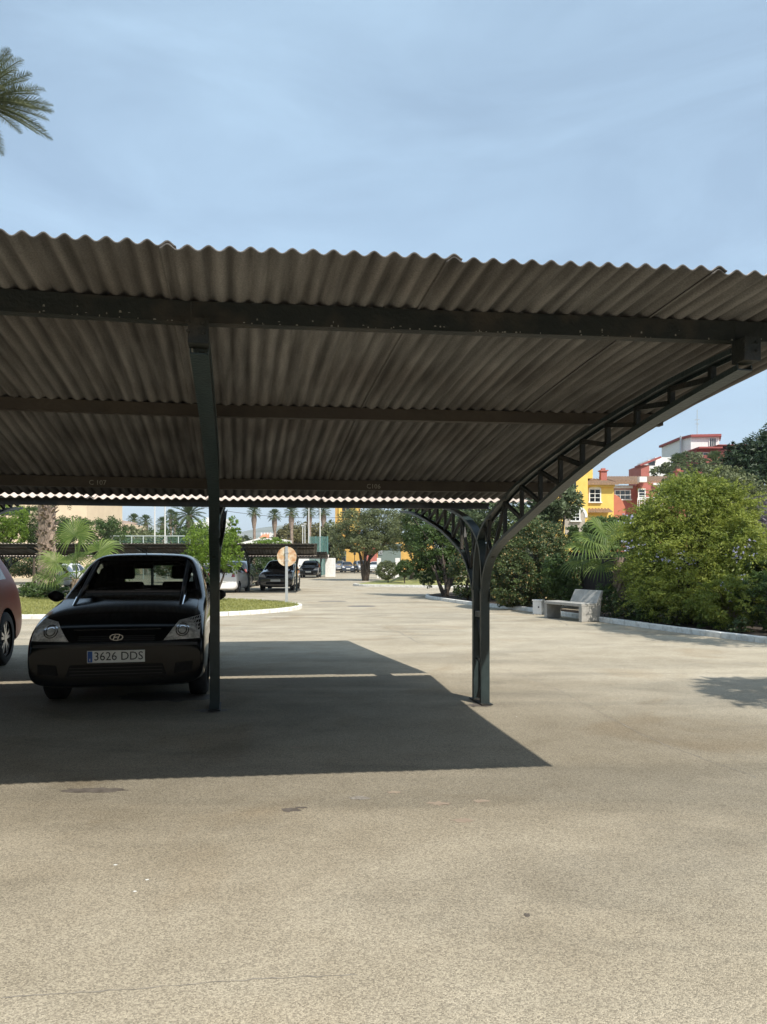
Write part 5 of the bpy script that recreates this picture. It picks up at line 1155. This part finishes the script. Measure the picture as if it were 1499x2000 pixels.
# white canopy and red roofed white house
z = 82; root = empty('white_canopy', (X(495, z), z, 0), 0, 'low white sloping canopy roof behind the flat topped shrub', 'canopy')
b = MB(); b.add([(X(462, z), z, H(1062, z)), (X(512, z), z, H(1050, z)), (X(560, z), z, H(1054, z)), (X(560, z), z, H(1066, z)), (X(462, z), z, H(1066, z))]+[(X(462, z), z+5, H(1062, z)), (X(512, z), z+5, H(1050, z)), (X(560, z), z+5, H(1054, z)), (X(560, z), z+5, H(1066, z)), (X(462, z), z+5, H(1066, z))], [(0, 1, 2, 3, 4), (9, 8, 7, 6, 5), (0, 5, 6, 1), (1, 6, 7, 2), (2, 7, 8, 3), (3, 8, 9, 4), (4, 9, 5, 0)]); b.build('roof', M['white_paint'], root)
b = MB()
for px in (464, 495, 530, 558): b.box(X(px, z)-.1, X(px, z)+.1, z+2, z+2.2, G(z), H(1066, z)-.003)
b.build('support', M['white_paint'], root)
z = 130; root = empty('white_villa', (X(520, z), z, 0), 0, 'distant white villa with an orange tiled roof below the far palms', 'house')
b = MB(); b.box(X(505, z), X(545, z), z, z+8, G(z), H(1050, z)); b.box(X(528, z), X(543, z), z-.6, z-.003, G(z), H(1042, z))
for px in (506, 512, 518, 524): b.box(X(px, z)-.15, X(px, z)+.15, z+3, z+3.3, H(1045, z), H(1039, z))
b.build('wall', M['white_paint'], root)
roof_slope(X(508, z), X(527, z), z-.4, z+4, H(1050, z), H(1041, z)).build('roof', mat('orange_tiles', (.62, .26, .14), (.5, .2, .1), 3, .9), root)
# ochre building
z = 108; root = empty('ochre_building', (X(710, z), z, 0), 0, 'tall ochre yellow building behind the spreading grey-green tree', 'building')
b = MB(); b.box(X(655, z), X(850, z), z, z+14, G(z), H(1050, z)); b.box(X(655, z), X(700, z), z+.5, z+12, H(1050, z)+.003, H(972, z)); b.build('wall', M['ochre'], root)
b = MB(); b.box(X(662, z), X(668, z), z+.30, z+.497, H(1045, z), H(972, z)); b.box(X(684, z), X(700, z), z+.25, z+.497, H(1050, z)+.003, H(972, z)); b.build('pilaster', M['yellow'], root)
window(root, X(676, z), z+.5, H(1012, z), 1.1, 1.6, 2, 3, True, 'ochre'); window(root, X(676, z), z+.5, H(1040, z), 1.1, 1.3, 2, 3, False, 'ochre')
window(root, X(672, z), z, H(1098, z), .6, 1.5, 1, 2, False, 'grille', False)
b = MB(); b.box(X(712, z), X(738, z), z-.5, z-.003, G(z), H(1062, z)); b.build('salmon_bay', M['salmon'], root)
z = 84; root = empty('gate_house', (X(760, z), z, 0), 0, 'grey-green gate house under the olive tree', 'building')
b = MB(); b.box(X(739, z), X(784, z), z, z+4, G(z), H(1066, z)); b.build('wall', M['grille'], root)
b = MB(); b.box(X(740, z), X(748, z), z-.1, z-.003, H(1083, z), H(1074, z)); b.build('notice_panel', M['galv'], root)
b = MB(); b.box(X(736, z), X(787, z), z-.4, z+4.3, H(1066, z)+.003, H(1062, z)); b.build('roof', M['grille'], root)
# white walls
def wwall(lab, px0, px1, py, z, d=.4, m='white_paint', name='boundary_wall'):
    b = MB(); b.box(X(px0, z), X(px1, z), z, z+d, G(z)-.05, H(py, z)); return tag(b.build(name, M[m], bevel=.02), lab, 'wall')
wwall('short bright white wall end right of the farthest carport', 636, 655, 1090, 71, 1.0)
wwall('white wall behind the small dark car', 556, 632, 1091, 78)
wwall('white block rising above the roof of the farthest carport', 608, 641, 1073, 86, 4, name='white_block')
wwall('white wall glimpsed under the long carport behind the white hatchback', 380, 480, 1090, 60)
wwall('white gate pillar left of the clipped bushes', 737, 745, 1090, 66, .8, name='gate_pillar')
wwall('white gate pillar behind the gap between the clipped bushes', 773, 782, 1090, 66, .8, name='gate_pillar')
wwall('low white wall between the two gate pillars', 745.5, 772.5, 1104, 66.2, .3)
# gateway fence in front of the far cars
root = empty('low_fence', (X(695, 88), 88, G(88)), 0, 'low dark railing in front of the far row of cars', 'fence'); b, b2 = MB(), MB(); z = 88
for i in range(60): x = X(655, z)+(X(738, z)-X(655, z))*i/59; b.beam((x, z, G(z)), (x, z, H(1112, z)), .03, .03, (1, 0, 0))
b.build('bar', M['steel'], root)
for hh in (1113, 1118): b2.beam((X(655, z), z, H(hh, z)), (X(738, z), z, H(hh, z)), .06, .06)
b2.build('rail', M['steel'], root)
z = 90; x = X(693.5, z); root = empty('street_lamp', (x, z, G(z)), 0, 'small dark street lamp in front of the ochre wall', 'lamp'); b = MB(); b.tube([(x, z, G(z)), (x, z, H(1084, z))], .04, 6); b.build('pole', M['steel'], root)
b = MB(); b.obox((x, z, H(1084, z)), .28, .28, .34); b.build('lantern', M['steel'], root, bevel=.06)

# ------------------------------------------------------------ distant hills
M['hill'] = mat('scrub_hillside', (.20, .21, .19), (.12, .145, .10), .010, 1, .0, lo=.4, hi=.6, detail=10)
def hill(name, y0, xs0, xs1, prof, seedv):
    rs = np.random.RandomState(seedv); xs = np.linspace(xs0, xs1, 160); ys = np.linspace(y0, y0+900, 26); ph = rs.uniform(0, 6.28, 8)
    V = []
    for j, y in enumerate(ys):
        t = j/25; r_ = math.sin(math.pi*min(1, t*1.15+.0)/1.0*.5)
        for x in xs:
            px = 750+1400*x/(y0+400); h = interp(prof, px); rough = sum(math.sin(x*.004*(k+1)*1.7+ph[k]+y*.003*(k+1))/(k+1.5) for k in range(8))
            V.append((x, y, (h*(y0+400)/1400)*r_*(1+.05*rough)*(1 if t < .9 else .9)-2))
    nx = len(xs); F = np.array([(j*nx+i, j*nx+i+1, (j+1)*nx+i+1, (j+1)*nx+i) for j in range(25) for i in range(nx-1)])
    return struct(link(name, fastmesh(name, np.array(V), F), M['hill'], smooth=True))
hill('hills', 1300, -1500, 900, [(-300, 60), (150, 78), (225, 84), (270, 78), (330, 66), (400, 62), (440, 68), (470, 78), (520, 80), (580, 78), (640, 72), (700, 60), (900, 40)], 3)

# ------------------------------------------------------------ air
b = MB(); b.box(-2600, 2600, -70, 3600, -4, 260); hz_o = b.build('haze', None); hz_o['kind'] = 'stuff'
hm = bpy.data.materials.new('air'); hm.use_nodes = True; N = hm.node_tree.nodes; N.clear(); o_ = N.new('ShaderNodeOutputMaterial'); pv = N.new('ShaderNodeVolumePrincipled')
pv.inputs['Density'].default_value = .00022; pv.inputs['Color'].default_value = (.86, .92, 1, 1); hm.node_tree.links.new(pv.outputs[0], o_.inputs['Volume']); hz_o.data.materials.append(hm)
